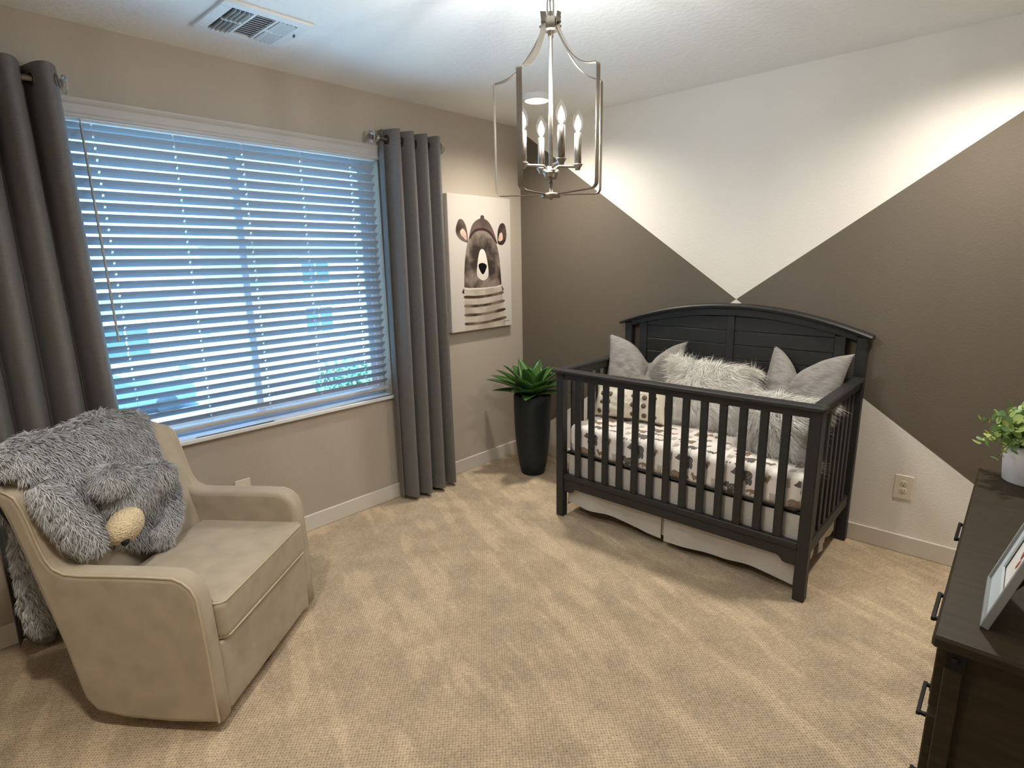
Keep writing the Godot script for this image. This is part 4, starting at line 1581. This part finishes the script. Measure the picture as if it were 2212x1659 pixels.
func pillows() -> void:
	var lean := func(yaw: float, back: float, roll := 0.0) -> Basis:
		return Basis(Vector3.UP, yaw) * Basis(Vector3.RIGHT, back) * Basis(Vector3(0, 0, 1), roll)
	var top := 0.572
	# chopped linen pillow at the left
	var p := pillow("linen_pillow", "grey striped linen pillow with chopped top behind the dotted pillow", M.grey_striped_linen, Vector3(1.205, top + 0.24, 0.265), lean.call(0.28, -0.32, -0.05), 0.485, 0.455, 0.15, 0.14, 3, 0.14)
	# chopped linen pillow at the right
	p = pillow("linen_pillow", "grey striped linen pillow with chopped top leaning in the crib's corner by the outlet", M.grey_striped_linen, Vector3(2.085, top + 0.236, 0.235), lean.call(-0.42, -0.33, 0.03), 0.46, 0.48, 0.15, 0.14, 7, -0.12)
	# dotted lumbar
	p = pillow("dotted_pillow", "small cream pillow with taupe dots along its border", M.cream_cotton, Vector3(1.235, top + 0.112, 0.45), lean.call(0.16, -0.34), 0.47, 0.24, 0.12, 0.0, 9)
	dots(p, 0.47, 0.24, 0.12)
	# long white fur
	p = pillow("fur_pillow", "long-haired white fur pillow standing in the middle of the crib", M.white_hide, Vector3(1.625, top + 0.185, 0.31), lean.call(0.05, -0.34, -0.05), 0.44, 0.35, 0.13, 0.0, 11)
	fur_pillow(p, 0.44, 0.35, 0.13, 3000, 0.088, [Color(0.78, 0.75, 0.70), Color(0.95, 0.93, 0.89)], 51)
	p = pillow("fur_pillow", "long-haired pale fur pillow leaning against the crib's end slats", M.white_hide, Vector3(2.09, top + 0.135, 0.515), lean.call(-0.28, -0.42, 0.05), 0.36, 0.28, 0.13, 0.0, 13)
	fur_pillow(p, 0.36, 0.28, 0.13, 2200, 0.085, [Color(0.66, 0.64, 0.60), Color(0.90, 0.88, 0.84)], 53)

func fur_pillow(p: Node3D, w: float, h: float, th: float, count: int, length: float, tones: Array, sd: int) -> void:
	var rows := pillow_rows(w, h, th, 0.0, sd)
	var r := RandomNumberGenerator.new()
	r.seed = sd
	var spots := scatter(rows[0], count, Vector3(0.1, -0.5, 0), 0.9, false, r)
	var back := scatter(rows[1], count / 5, Vector3(0, -0.4, 0), 0.6, false, r, true)
	spots.append_array(back)
	for s in spots:      # the hair fans outwards to the rim
		var q: Vector3 = s[0]
		s[2] = Vector3(q.x / w * 2.2 + 0.25, q.y / h * 1.4 - 0.45, 0)
		s[3] = 1.35
	var cov: Node = p.get_child(0)
	fur("long_fur", cov, clump(length, 0.0015, 0.007, 11, 0.85, sd), spots, M.grey_fur, tones, sd, "long wavy fur")

func dots(p: Node3D, w: float, h: float, th: float) -> void:
	var rows: Array = pillow_rows(w, h, th, 0.0, 9)[0]
	var cov: Node = p.get_child(0)
	var list := []
	for j in 4:
		for e in [0.13, 0.28, 0.62, 0.76, 0.90]: list.append([e, 0.14 + 0.24 * j])
	for q in list:
		var fi: float = q[0] * 32
		var fj: float = q[1] * 32
		var i := int(fi)
		var j := int(fj)
		var c: Vector3 = rows[j][i]
		var du: Vector3 = (rows[j][i + 1] - rows[j][i - 1]).normalized()
		var dv: Vector3 = (rows[mini(j + 1, 32)][i] - rows[j - 1][i]).normalized()
		var n := du.cross(dv).normalized()
		dv = n.cross(du)
		var g := G.new()
		g.lathe([Vector2(0, -0.004), Vector2(0.0145, -0.004), Vector2(0.0145, 0.0014), Vector2(0, 0.0018)], 18, c, Basis(du, n, -dv))
		put("dot", g, M.dot_print, cov)

# ---------------------------------------------------------------- dresser
func dresser_and_things() -> void:
	var X0 := 2.845
	var X1 := 3.34
	var Z0 := 0.933
	var Z1 := 2.069
	var T := 0.80
	var t := thing("dresser", "dark brown wooden dresser with black bar pulls and iron corner brackets", "dresser", Vector3((X0 + X1) / 2, 0, (Z0 + Z1) / 2))
	var inv := -t.position
	var D: Material = M.dresser_wood
	var g := G.new()
	g.box(Vector3((X0 + X1) / 2, T - 0.0125, (Z0 + Z1) / 2) + inv, Vector3(X1 - X0, 0.025, Z1 - Z0), 0.005)
	put("top", g, D, t)
	var x0 := 2.868
	var z0 := Z0 + 0.022
	var z1 := Z1 - 0.022
	g = G.new()
	g.box(Vector3((x0 + 0.02 + X1) / 2, 0.43, (z0 + z1) / 2) + inv, Vector3(X1 - x0 - 0.02, 0.69, z1 - z0 - 0.024), 0.002)
	put("carcass", g, D, t)
	for z in [z0, z1 - 0.012]:
		for e in [[x0, 0.03], [X1 - 0.05, 0.05]]:
			g = G.new()
			g.box(Vector3(e[0] + e[1] / 2, T - 0.025 - 0.3875, z + 0.006) + inv, Vector3(e[1], 0.775, 0.014), 0.002)
			put("stile", g, D, t)
		g = G.new()
		g.box(Vector3((x0 + X1) / 2, 0.10, z + 0.006) + inv, Vector3(X1 - x0 - 0.08, 0.07, 0.014), 0.002)
		put("side_rail", g, D, t)
	# iron corner brackets on the near end
	for z in [z1 + 0.0035, z0 - 0.0035]:
		g = G.new()
		g.box(Vector3(x0 + 0.016, T - 0.047, z) + inv, Vector3(0.032, 0.042, 0.004), 0.0008)
		var br := put("corner_bracket", g, M.black_iron, t)
		g = G.new()
		g.ball(Vector3(x0 + 0.016, T - 0.046, z + 0.002 * signf(z - 1.5)) + inv, Vector3(0.007, 0.007, 0.004), Basis(), 14, 8)
		put("bolt", g, M.black_iron, br)
	# drawers, two columns of three
	var zm := (z0 + z1) / 2
	for col in 2:
		for row in 3:
			var za := z0 + 0.016 if col == 0 else zm + 0.006
			var zb := zm - 0.006 if col == 0 else z1 - 0.016
			var ya: float = [0.085, 0.355, 0.625][row]
			var yb: float = [0.335, 0.605, 0.765][row]
			g = G.new()
			g.box(Vector3(x0 - 0.004, (ya + yb) / 2, (za + zb) / 2) + inv, Vector3(0.022, yb - ya, zb - za), 0.002)
			var dr := put("drawer", g, D, t)
			var yc: float = [0.20, 0.452, 0.70][row]
			var zc: float = 1.285 if col == 0 else 1.765
			g = G.new()
			g.box(Vector3(2.831, yc, zc) + inv, Vector3(0.008, 0.009, 0.13), 0.001)
			for s in [-1, 1]:
				g.box(Vector3(2.842, yc, zc + s * 0.058) + inv, Vector3(0.024, 0.008, 0.009), 0.001)
			put("bar_pull", g, M.black_iron, dr)
	# picture frame, leaning back and turned to the window
	var fw := 0.221
	var fh := 0.272
	var lean := deg_to_rad(15.8)
	var bs := Basis(Vector3(0, 0, 1), Vector3(sin(lean), cos(lean), 0), Vector3(-cos(lean), sin(lean), 0))
	var fr := thing("photo_frame", "grey photo frame with a matted card leaning back on the dresser", "picture frame", Vector3(2.908, T + 0.0042, 1.8765), bs)
	g = G.new()
	var lip := 0.009
	for s in [-1, 1]:
		g.box(Vector3(s * (fw / 2 - lip / 2), fh / 2, -0.007), Vector3(lip, fh, 0.014), 0.001)
		g.box(Vector3(0, fh / 2 + s * (fh / 2 - lip / 2), -0.007), Vector3(fw - 2 * lip, lip, 0.014), 0.001)
	put("moulding", g, M.frame_grey, fr)
	g = G.new()
	var ww := fw - 2 * lip
	var wh := fh - 2 * lip
	var mx := 0.034
	var my := 0.050
	for s in [-1, 1]:
		g.box(Vector3(s * (ww / 2 - mx / 2), fh / 2, -0.0075), Vector3(mx, wh, 0.004), 0.0006)
		g.box(Vector3(0, fh / 2 + s * (wh / 2 - my / 2), -0.0075), Vector3(ww - 2 * mx, my, 0.004), 0.0006)
	put("mat_board", g, M.mat_board, fr)
	g = G.new()
	g.box(Vector3(0, fh / 2, -0.0125), Vector3(ww, wh, 0.002), 0)
	var card := put("card", g, M.print_white, fr)
	tag(card, "white card with a small red print")
	g = G.new()      # loose red brush strokes
	for e in [[0.0, 0.0, 0.022, 0.034, 0.3], [0.012, -0.028, 0.012, 0.02, -0.4], [-0.014, 0.03, 0.014, 0.018, 0.6], [0.006, 0.045, 0.008, 0.016, 0.1]]:
		g.lathe([Vector2(0, 0), Vector2(1.0, 0), Vector2(1.0, 1.0), Vector2(0, 1.0)], 16, Vector3(e[0], fh / 2 + e[1], -0.0114), Basis(Vector3(0, 0, 1), e[4]) * Basis(Vector3(e[2] * 0.6, 0, 0), Vector3(0, 0, 0.0004), Vector3(0, -e[3] * 0.6, 0)))
	put("card_print", g, M.print_red, card)
	g = G.new()
	g.box(Vector3(0, 0.085, -0.034), Vector3(0.05, 0.15, 0.003), 0.0006, Basis(Vector3.RIGHT, -0.28))
	put("easel_back", g, M.black_base, fr)
	# potted greenery
	var pc := Vector3(2.968, T, 0.998)
	var pp := thing("potted_greenery", "small leafy green plant in a white pot on the dresser", "potted plant", pc)
	g = G.new()
	g.lathe([Vector2(0, 0), Vector2(0.060, 0), Vector2(0.064, 0.004), Vector2(0.074, 0.118), Vector2(0.074, 0.122), Vector2(0.070, 0.122), Vector2(0.068, 0.105), Vector2(0, 0.105)], 40)
	put("pot", g, M.pot_white, pp)
	g = G.new()
	g.lathe([Vector2(0, 0.1052), Vector2(0.067, 0.1052), Vector2(0.06, 0.112), Vector2(0, 0.115)], 24)
	put("soil", g, M.soil, pp)
	var leaf := round_leaf(0.0145)
	var r := RandomNumberGenerator.new()
	r.seed = 15
	for k in 37:
		var an := k * 2.39996 + r.randf_range(-0.2, 0.2)
		var el := lerpf(1.4, 0.0, pow((k + 0.5) / 37.0, 0.8)) + r.randf_range(-0.1, 0.1)
		var d := Vector3(cos(an) * cos(el), sin(el), sin(an) * cos(el))
		var len := r.randf_range(0.075, 0.11) * (1.25 if el > 0.45 else 1.0)
		var base := Vector3(cos(an) * 0.03, 0.11, sin(an) * 0.03)
		var pts := []
		for s in 6:
			var u := s / 5.0
			pts.append(base + d * len * u + Vector3(0, 0.035 * sin(u * PI) - (0.022 * u * u if el < 0.3 else 0.0), 0))
		g = G.new()
		g.tube(pts, 0.0013, 5)
		var stem := put("stem", g, M.plant_stem, pp)
		for q in 8:
			var u := 0.30 + 0.70 * q / 7.0
			var ii := mini(int(u * 5), 4)
			var p: Vector3 = pts[ii].lerp(pts[ii + 1], u * 5 - ii)
			var tg: Vector3 = (pts[ii + 1] - pts[ii]).normalized()
			var sd := tg.cross(Vector3(0.2, 1, 0.1)).normalized().rotated(tg, q * PI / 2 + r.randf_range(-0.4, 0.4))
			var y := (sd + tg * 0.35).normalized()
			var z := (tg - y * tg.dot(y)).normalized()
			var o := put("leaf", leaf, M["small_leaf_%d" % (r.randi() % 3)], stem)
			var sc := r.randf_range(0.75, 1.2) * lerpf(1.15, 0.8, q / 7.0)
			o.transform = Transform3D(Basis(y.cross(z) * sc, y * sc, z * sc), p)

func round_leaf(r: float) -> ArrayMesh:   # oval cupped leaf growing along +y, facing +z
	var g := G.new()
	g.smooth(0)
	var rim := []
	for k in 10:
		var an := TAU * k / 10
		rim.append(Vector3(sin(an) * r * 0.95, r * 1.15 - cos(an) * r, 0.18 * r * sin(an) * sin(an)))
	var c := Vector3(0, r * 1.15, -0.12 * r)
	for k in 10: g.tri(c, rim[k], rim[(k + 1) % 10])
	g.smooth(1)
	var c2 := c - Vector3(0, 0, 0.0006)
	for k in 10: g.tri(c2, rim[(k + 1) % 10], rim[k])
	return g.done()

# ---------------------------------------------------------------- on the walls
func outlet(called_at: Vector3, bs: Basis, label: String) -> void:
	var t := thing("wall_outlet", label, "outlet", called_at, bs, "duplex outlets")
	var g := G.new()
	g.box(Vector3(0, 0, 0.003), Vector3(0.079, 0.124, 0.006), 0.002)
	var pl := put("cover_plate", g, M.plate_plastic, t)
	for s in [-1, 1]:
		g = G.new()
		g.lathe([Vector2(0, 0), Vector2(0.0175, 0), Vector2(0.0175, 0.0010), Vector2(0.0165, 0.0014), Vector2(0, 0.0014)], 24, Vector3(0, s * 0.0195, 0.006), Basis(Vector3.RIGHT, PI / 2))
		var soc := put("socket", g, M.plate_plastic, t)
		g = G.new()
		for sx in [-1, 1]: g.box(Vector3(sx * 0.0065, s * 0.0195 + 0.003, 0.0073), Vector3(0.0022, 0.008, 0.001), 0)
		g.box(Vector3(0, s * 0.0195 - 0.008, 0.0073), Vector3(0.0045, 0.0045, 0.001), 0)
		put("slots", g, M.slot_dark, soc)
	g = G.new()
	g.ball(Vector3(0, 0, 0.0065), Vector3(0.003, 0.003, 0.0012), Basis(), 10, 6)
	put("screw", g, M.plate_plastic, pl)

func wall_things() -> void:
	outlet(Vector3(2.551, 0.349, 0.0), Basis(), "white duplex outlet on the accent wall beside the crib")
	outlet(Vector3(0.0, 0.354, 2.216), Basis(Vector3.UP, PI / 2), "white duplex outlet under the window behind the armchair")
	# canvas
	var t := thing("bear_canvas", "stretched canvas print of a watercolour bear in striped jersey", "canvas print", Vector3(0.0, 1.48, 0.461), Basis(Vector3.UP, PI / 2))
	var g := G.new()
	g.box(Vector3(0, 0, 0.0195), Vector3(0.602, 0.908, 0.037), 0.003)
	put("stretcher", g, M.canvas_edge, t)
	var st := SurfaceTool.new()
	st.begin(Mesh.PRIMITIVE_TRIANGLES)
	st.set_smooth_group(-1)
	var v := [Vector3(-0.2985, -0.4515, 0.0385), Vector3(0.2985, -0.4515, 0.0385), Vector3(0.2985, 0.4515, 0.0385), Vector3(-0.2985, 0.4515, 0.0385)]
	var uv := [Vector2(0, 1), Vector2(1, 1), Vector2(1, 0), Vector2(0, 0)]
	for k in [0, 2, 1, 0, 3, 2]:
		st.set_uv(uv[k]); st.add_vertex(v[k])
	st.generate_normals()
	var m := mat("canvas_picture", Color.WHITE, 0.85, 0.0, 0.2)
	m.albedo_texture = canvas_tex()
	m.texture_repeat = false
	put("picture", st.commit(), m, t)

# ---------------------------------------------------------------- tall planter
func planter() -> void:
	var t := thing("agave_planter", "green artificial agave in a tall dark navy planter", "planter", Vector3(0.40, 0, 0.358))
	var g := G.new()
	g.lathe([Vector2(0, 0), Vector2(0.078, 0), Vector2(0.083, 0.004), Vector2(0.098, 0.07), Vector2(0.114, 0.18), Vector2(0.126, 0.32), Vector2(0.131, 0.45), Vector2(0.132, 0.575), Vector2(0.130, 0.580), Vector2(0.122, 0.580), Vector2(0.120, 0.56), Vector2(0, 0.56)], 48)
	put("planter_pot", g, M.planter_navy, t)
	g = G.new()
	g.lathe([Vector2(0, 0.5605), Vector2(0.119, 0.5605), Vector2(0.08, 0.575), Vector2(0, 0.585)], 30)
	put("soil", g, M.soil, t)
	var r := RandomNumberGenerator.new()
	r.seed = 23
	var rings := [[5, 1.25, 0.22, 0.078], [6, 0.98, 0.28, 0.092], [6, 0.68, 0.32, 0.096], [7, 0.38, 0.33, 0.092], [5, 0.06, 0.26, 0.085]]
	for k in rings.size():
		var e: Array = rings[k]
		for i in int(e[0]):
			var an: float = TAU * (i + 0.5 * (k % 2) + r.randf_range(-0.15, 0.15)) / e[0] + 0.35 * k
			var o := put("leaf", agave_leaf(e[2] * r.randf_range(0.88, 1.08), e[3] * r.randf_range(0.9, 1.1), e[1] + r.randf_range(-0.1, 0.1)), M["agave_leaf_%d" % (r.randi() % 3)], t)
			o.transform = Transform3D(Basis(Vector3.UP, an), Vector3(0, 0.57, 0))

func agave_leaf(l: float, w: float, el: float) -> ArrayMesh:   # grows along +x, rising by el, tip curling up then out
	var g := G.new()
	g.smooth(0)
	var rows := []
	var n := 12
	var p := Vector3(0.012, 0, 0)
	var a := el + 0.18
	for k in n + 1:
		var u := float(k) / n
		var wid := w * 0.5 * (0.55 + 0.9 * sin(PI * pow(u, 0.85) * 0.92)) * pow(1.0 - u, 0.42) * 1.15
		var up := Vector3(-sin(a), cos(a), 0)
		var fold := wid * 0.32
		var th := 0.004 * (1.0 - u) + 0.0006
		rows.append([p + Vector3(0, 0, -wid) + up * fold, p + up * (fold * 0.25) + Vector3(0, 0, -wid * 0.45) , p + up * (-th * 0.2), p + up * (fold * 0.25) + Vector3(0, 0, wid * 0.45), p + Vector3(0, 0, wid) + up * fold, p + up * (fold * 0.2 - th) + Vector3(0, 0, wid * 0.5), p - up * th * 1.3, p + up * (fold * 0.2 - th) + Vector3(0, 0, -wid * 0.5)])
		a -= 0.36 / n
		p += Vector3(cos(a), sin(a), 0) * l / n
	g.grid(rows, true, false, true)
	return g.done()

# ---------------------------------------------------------------- seen through the blind
func outside() -> void:
	var gy := -3.0
	mat("pale_gravel", lin(196, 186, 172), 0.95)
	mat("asphalt", lin(150, 150, 152), 0.95)
	mat("stucco_pale", lin(222, 214, 202), 0.9)
	mat("stucco_tan", lin(206, 192, 172), 0.9)
	mat("roof_tile", lin(170, 140, 120), 0.9)
	mat("house_glass", lin(74, 84, 98), 0.15)
	mat("house_trim", lin(236, 234, 230), 0.7)
	mat("car_paint_blue", lin(92, 104, 124), 0.3)
	mat("car_paint_silver", lin(170, 176, 182), 0.3)
	mat("tyre", lin(36, 36, 38), 0.9)
	mat("tree_leaf", lin(104, 132, 92), 0.8)
	mat("bark", lin(104, 88, 72), 0.95)
	var g := G.new()
	g.box(Vector3(-42, gy - 0.1, -5), Vector3(83, 0.2, 120), 0)
	struct("ground", g, M.pale_gravel, "pale gravel ground outside")
	g = G.new()
	g.box(Vector3(-15.5, gy + 0.02, -5), Vector3(7, 0.05, 110), 0)
	struct("street", g, M.asphalt, "grey street outside")
	house("stucco_house", "pale stucco house with wide windows across the street", Vector3(-27, gy, 2.5), 10, 13, 3.4, M.stucco_pale)
	house("stucco_house", "tan stucco two-storey house across the street", Vector3(-29, gy, -17), 10, 15, 5.6, M.stucco_tan)
	car("parked_car", "blue parked car seen through the blind", Vector3(-17.4, gy, -0.6), M.car_paint_blue)
	car("parked_car", "silver parked car seen through the blind", Vector3(-17.4, gy, 5.2), M.car_paint_silver)
	var t := thing("street_tree", "small green tree outside the window", "tree", Vector3(-9.0, gy, -3.9))
	g = G.new()
	g.tube([Vector3(0, 0, 0), Vector3(0.05, 0.5, 0), Vector3(0, 1.1, 0.05)], 0.07, 8)
	put("trunk", g, M.bark, t)
	var lf := round_leaf(0.05)
	var mm := MultiMesh.new()
	mm.transform_format = MultiMesh.TRANSFORM_3D
	mm.mesh = lf
	mm.instance_count = 1600
	var r := RandomNumberGenerator.new()
	r.seed = 2
	for k in 1600:
		var d := Vector3(r.randfn(), r.randfn(), r.randfn()).normalized() * pow(r.randf(), 0.4)
		var b := Basis.from_euler(Vector3(r.randf() * TAU, r.randf() * TAU, r.randf() * TAU))
		mm.set_instance_transform(k, Transform3D(b, Vector3(0, 1.55, 0) + d * Vector3(0.95, 0.7, 0.95)))
	var mi := MultiMeshInstance3D.new()
	mi.name = "foliage"
	mi.multimesh = mm
	mi.material_override = M.tree_leaf
	mi.set_meta("kind", "stuff")
	t.add_child(mi)

func house(called: String, label: String, at: Vector3, dx: float, dz: float, h: float, m: Material) -> void:
	var t := thing(called, label, "house", at)
	var g := G.new()
	g.box(Vector3(0, h / 2, 0), Vector3(dx, h, dz), 0.01)
	put("house_wall", g, m, t)
	g = G.new()
	var e := 0.6
	var A := [Vector3(-dx / 2 - e, h, -dz / 2 - e), Vector3(dx / 2 + e, h, -dz / 2 - e), Vector3(dx / 2 + e, h, dz / 2 + e), Vector3(-dx / 2 - e, h, dz / 2 + e)]
	var r0 := Vector3(0, h + 1.7, -dz / 2 + dx * 0.35)
	var r1 := Vector3(0, h + 1.7, dz / 2 - dx * 0.35)
	var c := Vector3(0, h + 0.3, 0)
	g.flat()
	g.out_face([A[0], A[1], r0], c); g.out_face([A[2], A[3], r1], c)
	g.out_face([A[1], A[2], r1, r0], c); g.out_face([A[3], A[0], r0, r1], c)
	g.out_face(A, c)
	put("roof", g, M.roof_tile, t)
	var floors := 1 if h < 4 else 2
	for fl in floors:
		for k in 4:
			var z := -dz / 2 + dz * (k + 0.5) / 4.0
			var y := 1.7 + fl * 2.5
			g = G.new()
			for s in [-1, 1]:
				g.box(Vector3(dx / 2 + 0.02, y, z + s * 0.78), Vector3(0.1, 1.4, 0.09), 0.005)
				g.box(Vector3(dx / 2 + 0.02, y + s * 0.66, z), Vector3(0.1, 0.09, 1.5), 0.005)
			g.box(Vector3(dx / 2 + 0.02, y, z), Vector3(0.08, 1.3, 0.06), 0.005)
			var w := put("window", g, M.house_trim, t)
			for s in [-1, 1]:
				g = G.new()
				g.box(Vector3(dx / 2 + 0.01, y, z + s * 0.38), Vector3(0.04, 1.24, 0.7), 0.002)
				put("pane", g, M.house_glass, w)

func car(called: String, label: String, at: Vector3, m: Material) -> void:
	var t := thing(called, label, "car", at)
	var prof := [Vector2(-2.2, 0.35), Vector2(2.2, 0.35), Vector2(2.25, 0.6), Vector2(2.15, 0.85), Vector2(1.2, 0.98), Vector2(0.7, 1.02), Vector2(0.15, 1.42), Vector2(-1.2, 1.45), Vector2(-1.85, 1.02), Vector2(-2.2, 0.95), Vector2(-2.28, 0.6)]
	var g := G.new()
	g.extrude(prof, 1.75, 0.08, Transform3D(Basis(Vector3(0, 0, -1), Vector3.UP, Vector3(1, 0, 0)), Vector3(-0.875, 0, 0)), 2, false)
	put("car_body", g, m, t)
	for s in [-1, 1]:
		g = G.new()
		g.extrude([Vector2(-1.55, 1.03), Vector2(0.5, 1.03), Vector2(0.08, 1.36), Vector2(-1.18, 1.38)], 0.02, 0.004, Transform3D(Basis(Vector3(0, 0, -1), Vector3.UP, Vector3(1, 0, 0)), Vector3(s * 0.872 - 0.01, 0, 0)), 1, false)
		put("side_window", g, M.house_glass, t)
		for z in [-1.35, 1.35]:
			g = G.new()
			g.lathe([Vector2(0, -0.1), Vector2(0.3, -0.1), Vector2(0.33, -0.06), Vector2(0.33, 0.06), Vector2(0.3, 0.1), Vector2(0, 0.1)], 20, Vector3(s * 0.80, 0.33, z), Basis(Vector3(0, 0, 1), PI / 2))
			put("wheel", g, M.tyre, t)
